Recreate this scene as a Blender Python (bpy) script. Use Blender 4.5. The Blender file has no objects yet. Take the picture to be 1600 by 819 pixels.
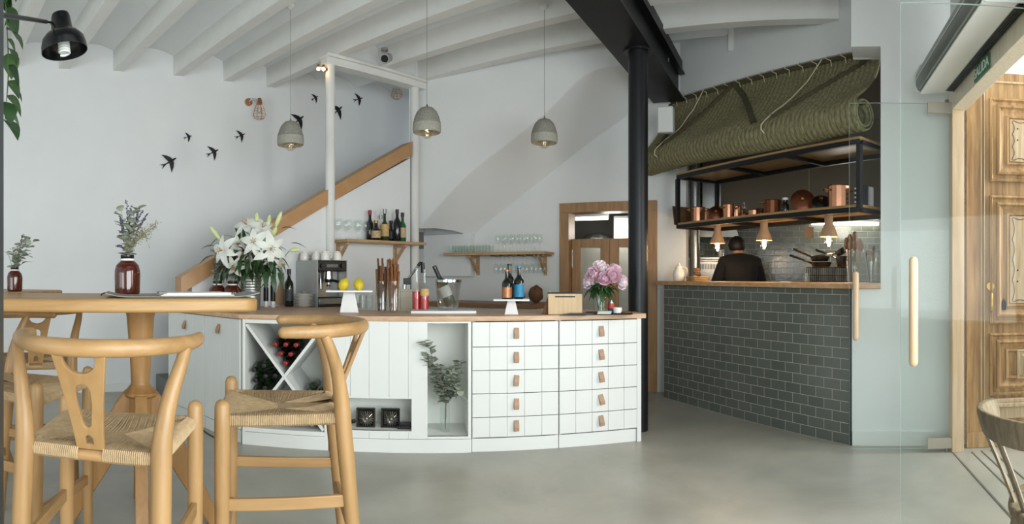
import bpy, bmesh, math, random
from mathutils import Vector, Matrix, Quaternion
random.seed(11)
PI = math.pi
SC = bpy.context.scene
COL = SC.collection
F, EYE, Y0 = 900.0, 1.22, 430.0        # panorama: pixels per radian, eye height, horizon row (1600x819)

# ---------------------------------------------------------------- survey helpers
def V(*a): return Vector(a)
def bearing(px): return (px - 800.0) / F
def spot(px, py, d):                     # point seen at a pixel, d metres away
    t = bearing(px)
    return V(d * math.sin(t), d * math.cos(t), EYE + (Y0 - py) / F * d)
def along(px, p0, d):                    # distance along a wall line at which a bearing meets it
    t = math.tan(bearing(px))
    return (t * p0[1] - p0[0]) / (d[0] - t * d[1])
def onwall(px, py, p0, d):               # (distance along, height) on a vertical wall
    s = along(px, p0, d)
    q = V(p0[0] + d[0] * s, p0[1] + d[1] * s, 0)
    return s, EYE + (Y0 - py) / F * q.length
def unit(x, y):
    l = math.hypot(x, y); return (x / l, y / l)
def rz_of(d): return math.atan2(d[1], d[0])
def frame(p0, d, z=0.0):
    return Matrix.Translation((p0[0], p0[1], z)) @ Matrix.Rotation(rz_of(d), 4, 'Z')

# ---------------------------------------------------------------- mesh builder
class MB:
    def __init__(s):
        s.v = []; s.f = []; s.mi = []; s.M = Matrix.Identity(4); s.m = 0
    def add(s, vs, fs, m=None):
        b = len(s.v)
        s.v += [s.M @ Vector(p) for p in vs]
        s.f += [tuple(b + i for i in f) for f in fs]
        s.mi += [s.m if m is None else m] * len(fs)
        return s
    def box(s, x0, x1, y0, y1, z0, z1, m=None):
        vs = [(x0,y0,z0),(x1,y0,z0),(x1,y1,z0),(x0,y1,z0),(x0,y0,z1),(x1,y0,z1),(x1,y1,z1),(x0,y1,z1)]
        return s.add(vs, [(0,3,2,1),(4,5,6,7),(0,1,5,4),(1,2,6,5),(2,3,7,6),(3,0,4,7)], m)
    def bar(s, a, b, w, h, up=(0,0,1), m=None):          # rectangular bar from a to b
        a, b = Vector(a), Vector(b); t = (b - a).normalized(); u = Vector(up)
        sd = t.cross(u)
        if sd.length < 1e-5: sd = t.cross(V(1,0,0))
        sd.normalize(); u = sd.cross(t)
        vs = [p + sd * i * w / 2 + u * j * h / 2 for p in (a, b) for i, j in ((-1,-1),(1,-1),(1,1),(-1,1))]
        return s.add(vs, [(0,1,2,3),(7,6,5,4),(0,4,5,1),(1,5,6,2),(2,6,7,3),(3,7,4,0)], m)
    def prism(s, pts, z0, z1, m=None):                   # polygon in xy, extruded in z
        n = len(pts); vs = [(x,y,z0) for x,y in pts] + [(x,y,z1) for x,y in pts]
        fs = [tuple(range(n))[::-1], tuple(range(n, 2*n))] + [(i,(i+1)%n,n+(i+1)%n,n+i) for i in range(n)]
        return s.add(vs, fs, m)
    def vprism(s, pts, y0, y1, m=None):                  # polygon in xz, extruded in y
        n = len(pts); vs = [(x,y0,z) for x,z in pts] + [(x,y1,z) for x,z in pts]
        fs = [tuple(range(n)), tuple(range(n, 2*n))[::-1]] + [(i,n+i,n+(i+1)%n,(i+1)%n) for i in range(n)]
        return s.add(vs, fs, m)
    def lathe(s, prof, n=24, c=(0,0,0), m=None, closed=False):   # profile [(r, z)]
        cx, cy, cz = c; vs = []; fs = []; k = len(prof)
        for r, z in prof:
            for i in range(n):
                a = 2*PI*i/n; vs.append((cx + r*math.cos(a), cy + r*math.sin(a), cz + z))
        rng = k if closed else k - 1
        for j in range(rng):
            for i in range(n):
                a, b = j*n, ((j+1)%k)*n
                fs.append((a+i, a+(i+1)%n, b+(i+1)%n, b+i))
        if not closed:
            if prof[0][0] > 1e-6: fs.append(tuple(range(n))[::-1])
            if prof[-1][0] > 1e-6: fs.append(tuple((k-1)*n + i for i in range(n)))
        return s.add(vs, fs, m)
    def tube(s, pts, r, n=8, ell=None, up=(0,0,1), m=None, caps=True, round_ends=False):
        pts = [Vector(p) for p in pts]; k = len(pts)
        rs = list(r) if isinstance(r, (list, tuple)) else [r]*k
        if round_ends:
            a, b = pts[0], pts[-1]; ta = (pts[0]-pts[1]).normalized(); tb = (pts[-1]-pts[-2]).normalized()
            pre = [(a + ta*rs[0]*q, rs[0]*math.sqrt(max(0,1-q*q))) for q in (.98,.85,.5)]
            post = [(b + tb*rs[-1]*q, rs[-1]*math.sqrt(max(0,1-q*q))) for q in (.5,.85,.98)]
            pts = [p for p,_ in pre] + pts + [p for p,_ in post]; rs = [q for _,q in pre] + rs + [q for _,q in post]; k = len(pts)
        T = []
        for i in range(k):
            t = pts[min(i+1,k-1)] - pts[max(i-1,0)]
            T.append(t.normalized() if t.length > 1e-9 else V(0,0,1))
        u = Vector(up); u = u - T[0]*u.dot(T[0])
        if u.length < 1e-4: u = V(1,0,0) - T[0]*T[0].x
        if u.length < 1e-4: u = V(0,1,0)
        u.normalize(); vs = []; ea, eb = ell or (1,1)
        for i in range(k):
            if i: u = T[i-1].rotation_difference(T[i]) @ u; u = (u - T[i]*u.dot(T[i])).normalized()
            w = T[i].cross(u)
            for j in range(n):
                a = 2*PI*j/n; vs.append(pts[i] + (w*math.cos(a)*ea + u*math.sin(a)*eb)*rs[i])
        fs = [(i*n+j, i*n+(j+1)%n, (i+1)*n+(j+1)%n, (i+1)*n+j) for i in range(k-1) for j in range(n)]
        if caps: fs += [tuple(range(n))[::-1], tuple((k-1)*n+j for j in range(n))]
        return s.add(vs, fs, m)
    def cyl(s, a, b, r0, r1=None, n=16, m=None):
        return s.tube([a, b], [r0, r0 if r1 is None else r1], n, m=m)
    def ball(s, c, r, n=12, k=8, sc=(1,1,1), m=None):
        c = Vector(c); vs = [c + V(0,0,-r*sc[2])]
        for j in range(1, k):
            a = -PI/2 + PI*j/k
            for i in range(n):
                b = 2*PI*i/n
                vs.append(c + V(r*sc[0]*math.cos(a)*math.cos(b), r*sc[1]*math.cos(a)*math.sin(b), r*sc[2]*math.sin(a)))
        vs.append(c + V(0,0,r*sc[2])); L = len(vs)-1; fs = []
        for i in range(n):
            fs.append((0, 1+(i+1)%n, 1+i)); fs.append((L, L-n+i, L-n+(i+1)%n))
        for j in range(k-2):
            for i in range(n):
                a = 1+j*n; b = a+n; fs.append((a+i, a+(i+1)%n, b+(i+1)%n, b+i))
        return s.add(vs, fs, m)
    def blade(s, base, d, up, L, W, bend=.3, cup=.15, n=5, tip=.15, m=None, wide=.45):   # leaf or petal: midrib bends towards -up
        base, d, up = Vector(base), Vector(d).normalized(), Vector(up)
        sd = d.cross(up)
        if sd.length < 1e-4: sd = d.cross(V(1,0,.3))
        sd.normalize(); up = sd.cross(d).normalized(); vs = []; fs = []
        for i in range(n+1):
            t = i/n
            w = W/2 * (math.sin(PI*min(1, t**(math.log(.5)/math.log(wide))))**.8 if 0 < t < 1 else (0.18 if t == 0 else tip))
            a = bend*t; c = base + d*(L*t*math.cos(a*.6)) - up*(L*t*math.sin(a))
            vs += [c - sd*w + up*cup*w, c, c + sd*w + up*cup*w]
        for i in range(n):
            a = i*3; fs += [(a,a+1,a+4,a+3),(a+1,a+2,a+5,a+4)]
        return s.add(vs, fs, m)
    def rings(s, x0, x1, z0, z1, prof, m=None, y=0.0):   # mitred mouldings: prof [(inset, projection towards -y)], last ring closed
        vs = []; fs = []
        for ins, pr in prof:
            vs += [(x0+ins,y-pr,z0+ins),(x1-ins,y-pr,z0+ins),(x1-ins,y-pr,z1-ins),(x0+ins,y-pr,z1-ins)]
        for j in range(len(prof)-1):
            for i in range(4): fs.append((j*4+i, j*4+(i+1)%4, j*4+4+(i+1)%4, j*4+4+i))
        b = (len(prof)-1)*4; fs.append((b,b+1,b+2,b+3))
        return s.add(vs, fs, m)
    def build(s, name, mats, parent=None, loc=None, rz=0.0, bevel=0.0, seg=2, ang=40, smooth=True, flip=False):
        me = bpy.data.meshes.new(name); me.from_pydata([tuple(p) for p in s.v], [], s.f)
        ms = mats if isinstance(mats, (list, tuple)) else [mats]
        for q in ms: me.materials.append(q)
        me.polygons.foreach_set('material_index', s.mi)
        me.validate(); me.update()
        bm = bmesh.new(); bm.from_mesh(me)
        bmesh.ops.recalc_face_normals(bm, faces=bm.faces); bm.to_mesh(me); bm.free()
        if smooth:
            me.polygons.foreach_set('use_smooth', [True]*len(me.polygons))
            me.set_sharp_from_angle(angle=math.radians(ang))
        o = bpy.data.objects.new(name, me); COL.objects.link(o)
        if parent is not None: o.parent = parent
        if loc is not None: o.location = loc
        o.rotation_euler = (0,0,rz)
        if bevel:
            b = o.modifiers.new('bevel','BEVEL'); b.width = bevel; b.segments = seg; b.limit_method = 'ANGLE'; b.angle_limit = math.radians(35)
            b.harden_normals = False
        return o

def plate(name, loops, thick, mat, parent=None, M=None, bevel=0.0):      # flat outline with holes -> solid
    cu = bpy.data.curves.new(name, 'CURVE'); cu.dimensions = '2D'; cu.fill_mode = 'BOTH'
    cu.extrude = max(1e-4, thick/2 - bevel); cu.bevel_depth = bevel; cu.bevel_resolution = 1
    for lp in loops:
        sp = cu.splines.new('POLY'); sp.points.add(len(lp)-1); sp.use_cyclic_u = True
        for p, q in zip(sp.points, lp): p.co = (q[0], q[1], 0, 1)
    return curve_mesh(name, cu, mat, parent, M)
def text(name, body, size, mat, parent=None, M=None, thick=.002):
    cu = bpy.data.curves.new(name, 'FONT'); cu.body = body; cu.size = size; cu.extrude = thick/2
    cu.align_x = 'CENTER'; cu.align_y = 'CENTER'
    return curve_mesh(name, cu, mat, parent, M)
def curve_mesh(name, cu, mat, parent, M):
    t = bpy.data.objects.new('tmp', cu); COL.objects.link(t)
    bpy.context.view_layer.update()
    me = bpy.data.meshes.new_from_object(t.evaluated_get(bpy.context.evaluated_depsgraph_get()))
    bpy.data.objects.remove(t); bpy.data.curves.remove(cu)
    if M is not None: me.transform(M)
    me.materials.clear(); me.materials.append(mat); me.name = name
    me.polygons.foreach_set('use_smooth', [True]*len(me.polygons)); me.set_sharp_from_angle(angle=.6)
    o = bpy.data.objects.new(name, me); COL.objects.link(o)
    if parent is not None: o.parent = parent
    return o
def smooth_path(pts, n=8):                                # Catmull-Rom through points
    pts = [Vector(p) for p in pts]; P = [pts[0]*2-pts[1]] + pts + [pts[-1]*2-pts[-2]]; out = []
    for i in range(1, len(P)-2):
        a, b, c, d = P[i-1:i+3]
        for k in range(n):
            t = k/n; out.append(.5*((2*b)+(c-a)*t+(2*a-5*b+4*c-d)*t*t+(3*b-a-3*c+d)*t**3))
    return out + [pts[-1]]

# ---------------------------------------------------------------- naming
def thing(name, label, cat, loc=(0,0,0), rz=0.0, group=None):
    o = bpy.data.objects.new(name, None); COL.objects.link(o); o.empty_display_size = .1
    o.location = loc; o.rotation_euler = (0,0,rz); o['label'] = label; o['category'] = cat
    if group: o['group'] = group
    return o
def tag(o, label, cat, group=None):
    o['label'] = label; o['category'] = cat
    if group: o['group'] = group
    return o
def structure(o, label=None, cat=None):
    o['kind'] = 'structure'
    if label: o['label'] = label
    if cat: o['category'] = cat
    return o
def kids(o): return [c for c in bpy.data.objects if c.parent == o]
def copy_tree(o, parent=None):
    c = o.copy(); COL.objects.link(c)
    if parent is not None: c.parent = parent
    for ch in kids(o): copy_tree(ch, c)
    return c
def dup(root, loc, rz, label, group=None):
    r = copy_tree(root); r.location = loc; r.rotation_euler = (0,0,rz); r['label'] = label
    if group: r['group'] = group
    return r

# ---------------------------------------------------------------- materials
def lin(c):
    if isinstance(c, str): c = [int(c[i:i+2],16) for i in (0,2,4)]
    return tuple((x/255/12.92 if x/255 <= .04045 else ((x/255+.055)/1.055)**2.4) for x in c) + (1,)
def base_mat(name):
    m = bpy.data.materials.new(name); m.use_nodes = True; nt = m.node_tree
    return m, nt, nt.nodes['Principled BSDF']
def N(nt, typ, **kw):
    n = nt.nodes.new(typ)
    for k, v in kw.items():
        if k in n.inputs: n.inputs[k].default_value = v
        else: setattr(n, k, v)
    return n
def mat(name, c, rough=.5, metal=0.0, var=0.0, scale=8.0, bump=0.0, bscale=60.0, spec=.5, emit=None, estr=0.0, coat=0.0, subs=0.0):
    m, nt, b = base_mat(name); c = lin(c)
    b.inputs['Base Color'].default_value = c; b.inputs['Roughness'].default_value = rough; b.inputs['Metallic'].default_value = metal
    b.inputs['Specular IOR Level'].default_value = spec; b.inputs['Coat Weight'].default_value = coat
    if subs: b.inputs['Subsurface Weight'].default_value = subs; b.inputs['Subsurface Radius'].default_value = (.01,.008,.006)
    if emit: b.inputs['Emission Color'].default_value = lin(emit); b.inputs['Emission Strength'].default_value = estr
    tc = N(nt, 'ShaderNodeTexCoord')
    if var:
        n = N(nt, 'ShaderNodeTexNoise', Scale=scale, Detail=5.0, Roughness=.6); nt.links.new(tc.outputs['Object'], n.inputs['Vector'])
        r = N(nt, 'ShaderNodeValToRGB'); r.color_ramp.elements[0].position = .3; r.color_ramp.elements[1].position = .72
        r.color_ramp.elements[0].color = tuple(x*(1-var) for x in c[:3])+(1,); r.color_ramp.elements[1].color = tuple(min(1,x*(1+var*.6)) for x in c[:3])+(1,)
        nt.links.new(n.outputs['Fac'], r.inputs['Fac']); nt.links.new(r.outputs['Color'], b.inputs['Base Color'])
    if bump:
        n2 = N(nt, 'ShaderNodeTexNoise', Scale=bscale, Detail=4.0); nt.links.new(tc.outputs['Object'], n2.inputs['Vector'])
        bp = N(nt, 'ShaderNodeBump', Strength=bump, Distance=.01); nt.links.new(n2.outputs['Fac'], bp.inputs['Height'])
        nt.links.new(bp.outputs['Normal'], b.inputs['Normal'])
    return m
def wood(name, c1, c2, axis='z', stretch=14.0, scale=3.0, rough=.42, bump=.08, contrast=(.35,.7)):
    m, nt, b = base_mat(name); tc = N(nt, 'ShaderNodeTexCoord'); mp = N(nt, 'ShaderNodeMapping')
    s = [stretch]*3; s['xyz'.index(axis)] = 1.0; mp.inputs['Scale'].default_value = s
    nt.links.new(tc.outputs['Object'], mp.inputs['Vector'])
    n = N(nt, 'ShaderNodeTexNoise', Scale=scale, Detail=8.0, Roughness=.62, Distortion=.4); nt.links.new(mp.outputs['Vector'], n.inputs['Vector'])
    r = N(nt, 'ShaderNodeValToRGB'); e = r.color_ramp.elements; e[0].position, e[1].position = contrast; e[0].color = lin(c1); e[1].color = lin(c2)
    nt.links.new(n.outputs['Fac'], r.inputs['Fac']); nt.links.new(r.outputs['Color'], b.inputs['Base Color'])
    bp = N(nt, 'ShaderNodeBump', Strength=bump, Distance=.004); nt.links.new(n.outputs['Fac'], bp.inputs['Height']); nt.links.new(bp.outputs['Normal'], b.inputs['Normal'])
    b.inputs['Roughness'].default_value = rough
    return m
def glass(name, tint='f4faf8', refl=.35, rough=.02, fac=.12):
    m = bpy.data.materials.new(name); m.use_nodes = True; nt = m.node_tree; nt.nodes.clear()
    o = N(nt, 'ShaderNodeOutputMaterial'); t = N(nt, 'ShaderNodeBsdfTransparent'); t.inputs[0].default_value = lin(tint)
    g = N(nt, 'ShaderNodeBsdfGlossy'); g.inputs['Roughness'].default_value = rough; g.inputs['Color'].default_value = (.95,.97,.97,1)
    lw = N(nt, 'ShaderNodeLayerWeight', Blend=.25); mr = N(nt, 'ShaderNodeMapRange'); mr.inputs['To Min'].default_value = fac*.35; mr.inputs['To Max'].default_value = refl
    mx = N(nt, 'ShaderNodeMixShader'); pw = N(nt, 'ShaderNodeMath', operation='POWER'); pw.inputs[1].default_value = 2.6; nt.links.new(lw.outputs['Facing'], pw.inputs[0]); nt.links.new(pw.outputs[0], mr.inputs['Value']); nt.links.new(mr.outputs['Result'], mx.inputs['Fac'])
    nt.links.new(t.outputs[0], mx.inputs[1]); nt.links.new(g.outputs[0], mx.inputs[2]); nt.links.new(mx.outputs[0], o.inputs['Surface'])
    return m
def tiles(name, c1, c2, grout, w=.155, h=.077, rough=.18):
    m, nt, b = base_mat(name); tc = N(nt, 'ShaderNodeTexCoord'); sp = N(nt, 'ShaderNodeSeparateXYZ'); cb = N(nt, 'ShaderNodeCombineXYZ')
    nt.links.new(tc.outputs['Object'], sp.inputs[0]); nt.links.new(sp.outputs['X'], cb.inputs['X']); nt.links.new(sp.outputs['Z'], cb.inputs['Y'])
    br = N(nt, 'ShaderNodeTexBrick'); br.offset = .5; br.offset_frequency = 2
    br.inputs['Scale'].default_value = 1.0; br.inputs['Brick Width'].default_value = w; br.inputs['Row Height'].default_value = h
    br.inputs['Mortar Size'].default_value = .0022; br.inputs['Mortar Smooth'].default_value = .3; br.inputs['Bias'].default_value = 0.0
    br.inputs['Color1'].default_value = lin(c1); br.inputs['Color2'].default_value = lin(c2); br.inputs['Mortar'].default_value = lin(grout)
    nt.links.new(cb.outputs[0], br.inputs['Vector']); nt.links.new(br.outputs['Color'], b.inputs['Base Color'])
    n = N(nt, 'ShaderNodeTexNoise', Scale=14.0, Detail=2.0); nt.links.new(tc.outputs['Object'], n.inputs['Vector'])
    ma = N(nt, 'ShaderNodeMath', operation='MULTIPLY_ADD'); ma.inputs[1].default_value = -1.0
    nt.links.new(br.outputs['Fac'], ma.inputs[0]); nt.links.new(n.outputs['Fac'], ma.inputs[2])
    bp = N(nt, 'ShaderNodeBump', Strength=.35, Distance=.006); nt.links.new(ma.outputs[0], bp.inputs['Height']); nt.links.new(bp.outputs['Normal'], b.inputs['Normal'])
    mr = N(nt, 'ShaderNodeMapRange'); mr.inputs['To Min'].default_value = rough; mr.inputs['To Max'].default_value = .8
    nt.links.new(br.outputs['Fac'], mr.inputs['Value']); nt.links.new(mr.outputs['Result'], b.inputs['Roughness'])
    return m
def floor_mat():
    m, nt, b = base_mat('polished_concrete'); tc = N(nt, 'ShaderNodeTexCoord')
    n1 = N(nt, 'ShaderNodeTexNoise', Scale=1.3, Detail=7.0, Roughness=.62, Distortion=.3); n2 = N(nt, 'ShaderNodeTexNoise', Scale=.55, Detail=3.0)
    for q in (n1, n2): nt.links.new(tc.outputs['Object'], q.inputs['Vector'])
    r1 = N(nt, 'ShaderNodeValToRGB'); e = r1.color_ramp.elements; e[0].position=.32; e[0].color=lin('838379'); e[1].position=.7; e[1].color=lin('b9b7ac')
    r2 = N(nt, 'ShaderNodeValToRGB'); e = r2.color_ramp.elements; e[0].position=.35; e[0].color=lin('a2a49c'); e[1].position=.65; e[1].color=lin('a99f8b')
    nt.links.new(n1.outputs['Fac'], r1.inputs['Fac']); nt.links.new(n2.outputs['Fac'], r2.inputs['Fac'])
    mx = N(nt, 'ShaderNodeMixRGB', blend_type='MIX'); mx.inputs['Fac'].default_value = .4
    nt.links.new(r1.outputs[0], mx.inputs[1]); nt.links.new(r2.outputs[0], mx.inputs[2]); nt.links.new(mx.outputs[0], b.inputs['Base Color'])
    mr = N(nt, 'ShaderNodeMapRange'); mr.inputs['To Min'].default_value=.28; mr.inputs['To Max'].default_value=.46
    nt.links.new(n1.outputs['Fac'], mr.inputs['Value']); nt.links.new(mr.outputs['Result'], b.inputs['Roughness'])
    return m

WHITE = mat('white_plaster','e4e6e6',.75,var=.03,scale=2.0,bump=.12,bscale=9)
WHITEB = mat('white_beam_paint','e2e2de',.7,var=.03,bump=.1,bscale=20)
CAB = mat('white_cabinet_paint','dfe1dd',.42,var=.015,scale=3)
CABIN = mat('white_cabinet_inside','e2e4de',.55)
BLACKM = mat('black_steel','121416',.45,metal=.3,var=.15,scale=6)
COLM = mat('black_column_paint','191b1f',.38,metal=.35,var=.1,scale=5)
DARKP = mat('dark_grey_metal','2a3034',.4,metal=.2)
FLOORM = floor_mat()
TILE = tiles('grey_green_wall_tile','5d635d','676c66','b8b5ab')
TILEK = tiles('kitchen_wall_tile','6d7268','7a7f74','c4c4b6')
BEECH_Z = wood('beech_upright','8c6b42','ad8859','z',scale=2.2,stretch=9,contrast=(.25,.75))
BEECH_X = wood('beech_lengthwise','8c6b42','ad8859','x',scale=2.2,stretch=9,contrast=(.25,.75))
BEECH_Y = wood('beech_crosswise','8c6b42','ad8859','y',scale=2.2,stretch=9,contrast=(.25,.75))
OAKTOP = wood('oak_worktop','bd9878','d8b898','x',scale=2.5)
OAKSH = wood('oak_shelf','a5825a','c6a47c','x',scale=3)
TABLEW = wood('honey_table_wood','9d7644','bb945c','x',scale=1.8,stretch=10)
HONEY_Z = wood('honey_turned_wood','936b3c','b08551','z',scale=2.0,stretch=8)
CAPW = wood('stair_cap_wood','ad8256','c0966a','x',scale=2,stretch=4,contrast=(.2,.8))
DOORW = wood('door_frame_wood','94704c','b48c62','z',scale=2.5)
OLDW = wood('old_carved_oak','8a643c','c8a271','z',scale=2.4,stretch=12,rough=.5,bump=.35,contrast=(.3,.66))
OLDL = wood('worn_pale_oak','b79a74','d9c4a4','z',scale=3,rough=.6,bump=.25)
PALEW = wood('pale_ash_wood','c9aa86','e0c6a4','z',scale=2)
GREYW = wood('weathered_chair_wood','5c513f','85775f','z',scale=3,rough=.5,bump=.2)
CORD = mat('paper_cord','b09672',.85,var=.22,scale=40,bump=.2,bscale=200)
LEATHER = mat('tan_leather','b09074',.55,var=.12)
GLASS = glass('clear_glass_pane','fcfefd',refl=.07,fac=.025)
GLASSW = glass('clear_glassware','fafcfb',refl=.42,fac=.12)
GEDGE = mat('glass_edge','9fb0a8',.25)
CHROME = mat('chrome','c9cbca',.12,metal=1.0)
STEEL = mat('brushed_steel','9a9b99',.32,metal=1.0,var=.1,scale=30)
ZINC = mat('galvanised_steel','a4a9a6',.38,metal=.9,var=.15,scale=20)
COPPER = mat('copper','d49a78',.25,metal=1.0,var=.15,scale=6)
COPPERD = mat('aged_copper','7a4a33',.4,metal=.9,var=.25,scale=12)
BLACKP = mat('black_plastic','121314',.38)
BLACKB = mat('black_enamel','0d0f10',.25)
CERAM = mat('white_ceramic','eceae4',.2)
CONC = mat('speckled_concrete','8e8c82',.9,var=.28,scale=70,bump=.5,bscale=90)
CONCL = mat('concrete_lip','9d9b90',.85,var=.15,scale=60,bump=.3,bscale=90)
AMBER = mat('amber_glass','4a1a0c',.08,var=.1,coat=.5)
LEAFD = mat('dark_green_leaf','2c4a26',.45,var=.3,scale=20)
LEAFM = mat('mid_green_leaf','4a6b38',.5,var=.3,scale=20)
EUCA = mat('grey_green_eucalyptus','a1a998',.65,var=.3,scale=15)
DRIED = mat('dried_grass','8b8664',.8,var=.2)
LAV = mat('lavender_buds','4b4660',.8,var=.3)
PETAL = mat('white_lily_petal','e3e5dc',.5,var=.06,scale=25,subs=.1)
BUD = mat('green_white_bud','d3dba0',.5,var=.2,scale=20)
PINK = mat('pink_peony_petal','e4c0ce',.6,var=.22,scale=18,subs=.1)
PINKL = mat('pale_peony_petal','f1e0e6',.6,var=.12,scale=18,subs=.1)
STAMEN = mat('orange_stamen','a8834a',.7)
ESPARTO = None
BULBG = glass('bulb_glass','f6f2ea',refl=.6,fac=.3)
GLOW = mat('warm_filament','ffd9a0',.5,emit='ffd08a',estr=40.0)
GLOWS = mat('small_warm_filament','ffd9a0',.5,emit='ffd9a0',estr=12.0)
TUBE = mat('fluorescent_tube','ffffff',.5,emit='fff8ea',estr=6.0)
WINE = mat('dark_wine_glass','10160f',.1,coat=.4)
WINEG = mat('green_wine_glass','25391f',.1,coat=.4)
REDCAP = mat('red_capsule','8c2a28',.35,metal=.3)
SILCAP = mat('silver_capsule','b5b7b8',.3,metal=.8)
BLACKCAP = mat('black_capsule','1a1a1c',.4)
PAPER = mat('white_paper','eceae5',.8)
GREYP = mat('grey_cover','8c8a82',.7,var=.1)
MARBLE = mat('white_marble','e8e8e6',.2,var=.05,scale=6)
YELLOW = mat('lemon_skin','d8bf28',.45,var=.12,scale=12,bump=.25,bscale=120)
BROWN = mat('dried_brown','6b4a30',.8,var=.3,scale=20)
BARK = mat('cinnamon_bark','8a5a36',.8,var=.3,scale=30,bump=.4)
SIGNG = mat('sign_green','1c6b4c',.5)
SIGNW = mat('sign_white','e8f0ea',.5)
PLASTW = mat('white_plastic','dcdedc',.4)
GREYALU = mat('grey_aluminium','8d908e',.35,metal=.7)
BRASS = mat('polished_brass','c9a24e',.25,metal=1.0)
SKIN = mat('skin','b98a6e',.6)
HAIR = mat('dark_hair','15100d',.6,var=.3,scale=60)
BLACKC = mat('black_cloth','101113',.9,var=.2,scale=40,bump=.2)
KWALL = mat('kitchen_grey_paint','74736c',.8)
STEPG = mat('grey_stone_step','6d6f6c',.5,var=.12)
# ---------------------------------------------------------------- plan of the place (metres, eye at the origin looking +y)
A0, Ad = (-3.88, 4.61), unit(.66, .75)          # long left wall
R0, Rd = (-1.76, 5.35), unit(.63, .78)          # stair parapet and white frame
B0, Bd = (1.72, 5.72), unit(.91, -.41)          # back wall with the kitchen door (runs to negative s)
F0 = (-.99, 6.30)                               # front face of the stair vault, parallel to the back wall
C0, Cd = (1.72, 5.72), unit(.472, -.881)        # wall over the kitchen hatch
T0, Td = (1.50, 5.55), unit(.78, -2.10)         # tiled hatch counter
P0, Dd = (2.28, 3.45), unit(.795, -.606)        # white pier right of the hatch
H0, Hd = (2.75, 2.88), unit(-.48, -.88)         # doorway line, from the hinge towards the camera
K0, Kd = (-1.88, 3.73), unit(2.817, .42)        # bar front
L0, Ld = (-2.87, 4.25), unit(.99, -.52)         # left wing of the bar (ends at K0)
BV, BN = unit(.855, -.52), unit(.52, .855)      # ceiling beams run along BV
ZC, ZB = 3.53, 3.36                             # vault springing, beam soffit
M_A, M_R, M_B, M_F, M_C, M_T, M_D, M_H, M_K = [frame(p, d) for p, d in ((A0,Ad),(R0,Rd),(B0,Bd),(F0,Bd),(C0,Cd),(T0,Td),(P0,Dd),(H0,Hd),(K0,Kd))]
def W(M, x, y, z): return M @ V(x, y, z)
def wall(name, M, boxes, m, **k):
    b = MB()
    for q in boxes: b.box(*q)
    o = b.build(name, m, smooth=False); o.matrix_world = M
    return structure(o, k.get('label'))

fl = MB(); fl.add([(-9,-4,0),(8,-4,0),(8,10,0),(-9,10,0)], [(0,1,2,3)])
structure(fl.build('floor', FLOORM), 'grey polished concrete floor')

# left wall, running on behind the stair
wall('wall_left', M_A, [(-4.6, 6.2, 0, .2, 0, 3.75)], WHITE, label='long white plastered wall with the black swallows')
wall('baseboard_left', M_A, [(-4.6, .2, -.012, 0, 0, .09)], CAB, label='white baseboard under the long left wall')
q = W(M_A, -4.6, 0, 0); wall('wall_side', Matrix.Identity(4), [(q.x-.2, q.x, -3.6, q.y, 0, 3.75)], WHITE, label='side wall left of the viewer')
# street front behind the viewer with two wide windows
wall('wall_front', Matrix.Identity(4), [(q.x-.2, -6.2, -3.8, -3.6, 0, 3.75), (-3.7,-3.3,-3.8,-3.6,0,3.75), (-.9,.4,-3.8,-3.6,0,3.75),
     (-6.2,-3.7,-3.8,-3.6,0,.5), (-3.3,-.9,-3.8,-3.6,0,.5), (-6.2,-3.7,-3.8,-3.6,3.0,3.75), (-3.3,-.9,-3.8,-3.6,3.0,3.75)], WHITE, label='street front behind the viewer')
# back wall with door opening
s0, s1 = along(880, B0, Bd), along(1022, B0, Bd); DT = 1.965
sl = along(659, B0, Bd) - .1
wall('wall_back', M_B, [(sl, s0, 0, .22, 0, 3.75), (s1, .06, 0, .22, 0, 3.75), (s0, s1, 0, .22, DT, 3.75)], WHITE, label='white back wall behind the bar')
# stair parapet, sloped top under the wooden cap
capb = lambda px, y: onwall(px, y, R0, Rd)
sa, za = capb(300, 443); sb, zb = capb(641, 247)
b = MB(); b.M = M_R; b.vprism([(sa,0),(sb,0),(sb,zb),(sa,za)], 0, .12)
structure(b.build('wall_stair', WHITE, smooth=False), 'white stair parapet behind the coffee corner')
# return from the right post to the back wall
pR = W(M_R, sb, 0, 0); pB = W(M_B, sl + .1, 0, 0); dr = unit(pB.x - pR.x, pB.y - pR.y); ln = (pB - pR).length
wall('wall_return', frame((pR.x, pR.y), dr), [(.05, ln + .2, -.05, .02, 0, 3.75)], WHITE, label='short return wall behind the right white post')
# stone steps behind the parapet
b = MB(); b.M = M_R
for i in range(9): b.box(sa - .03 + i*.28, sa - .03 + i*.28 + 2.0 - .18*i, .13, 1.05, .0 if i == 0 else .19*i, .19*(i+1))
structure(b.build('stair_steps', STEPG, smooth=False), 'grey stone steps rising behind the white parapet')

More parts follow.
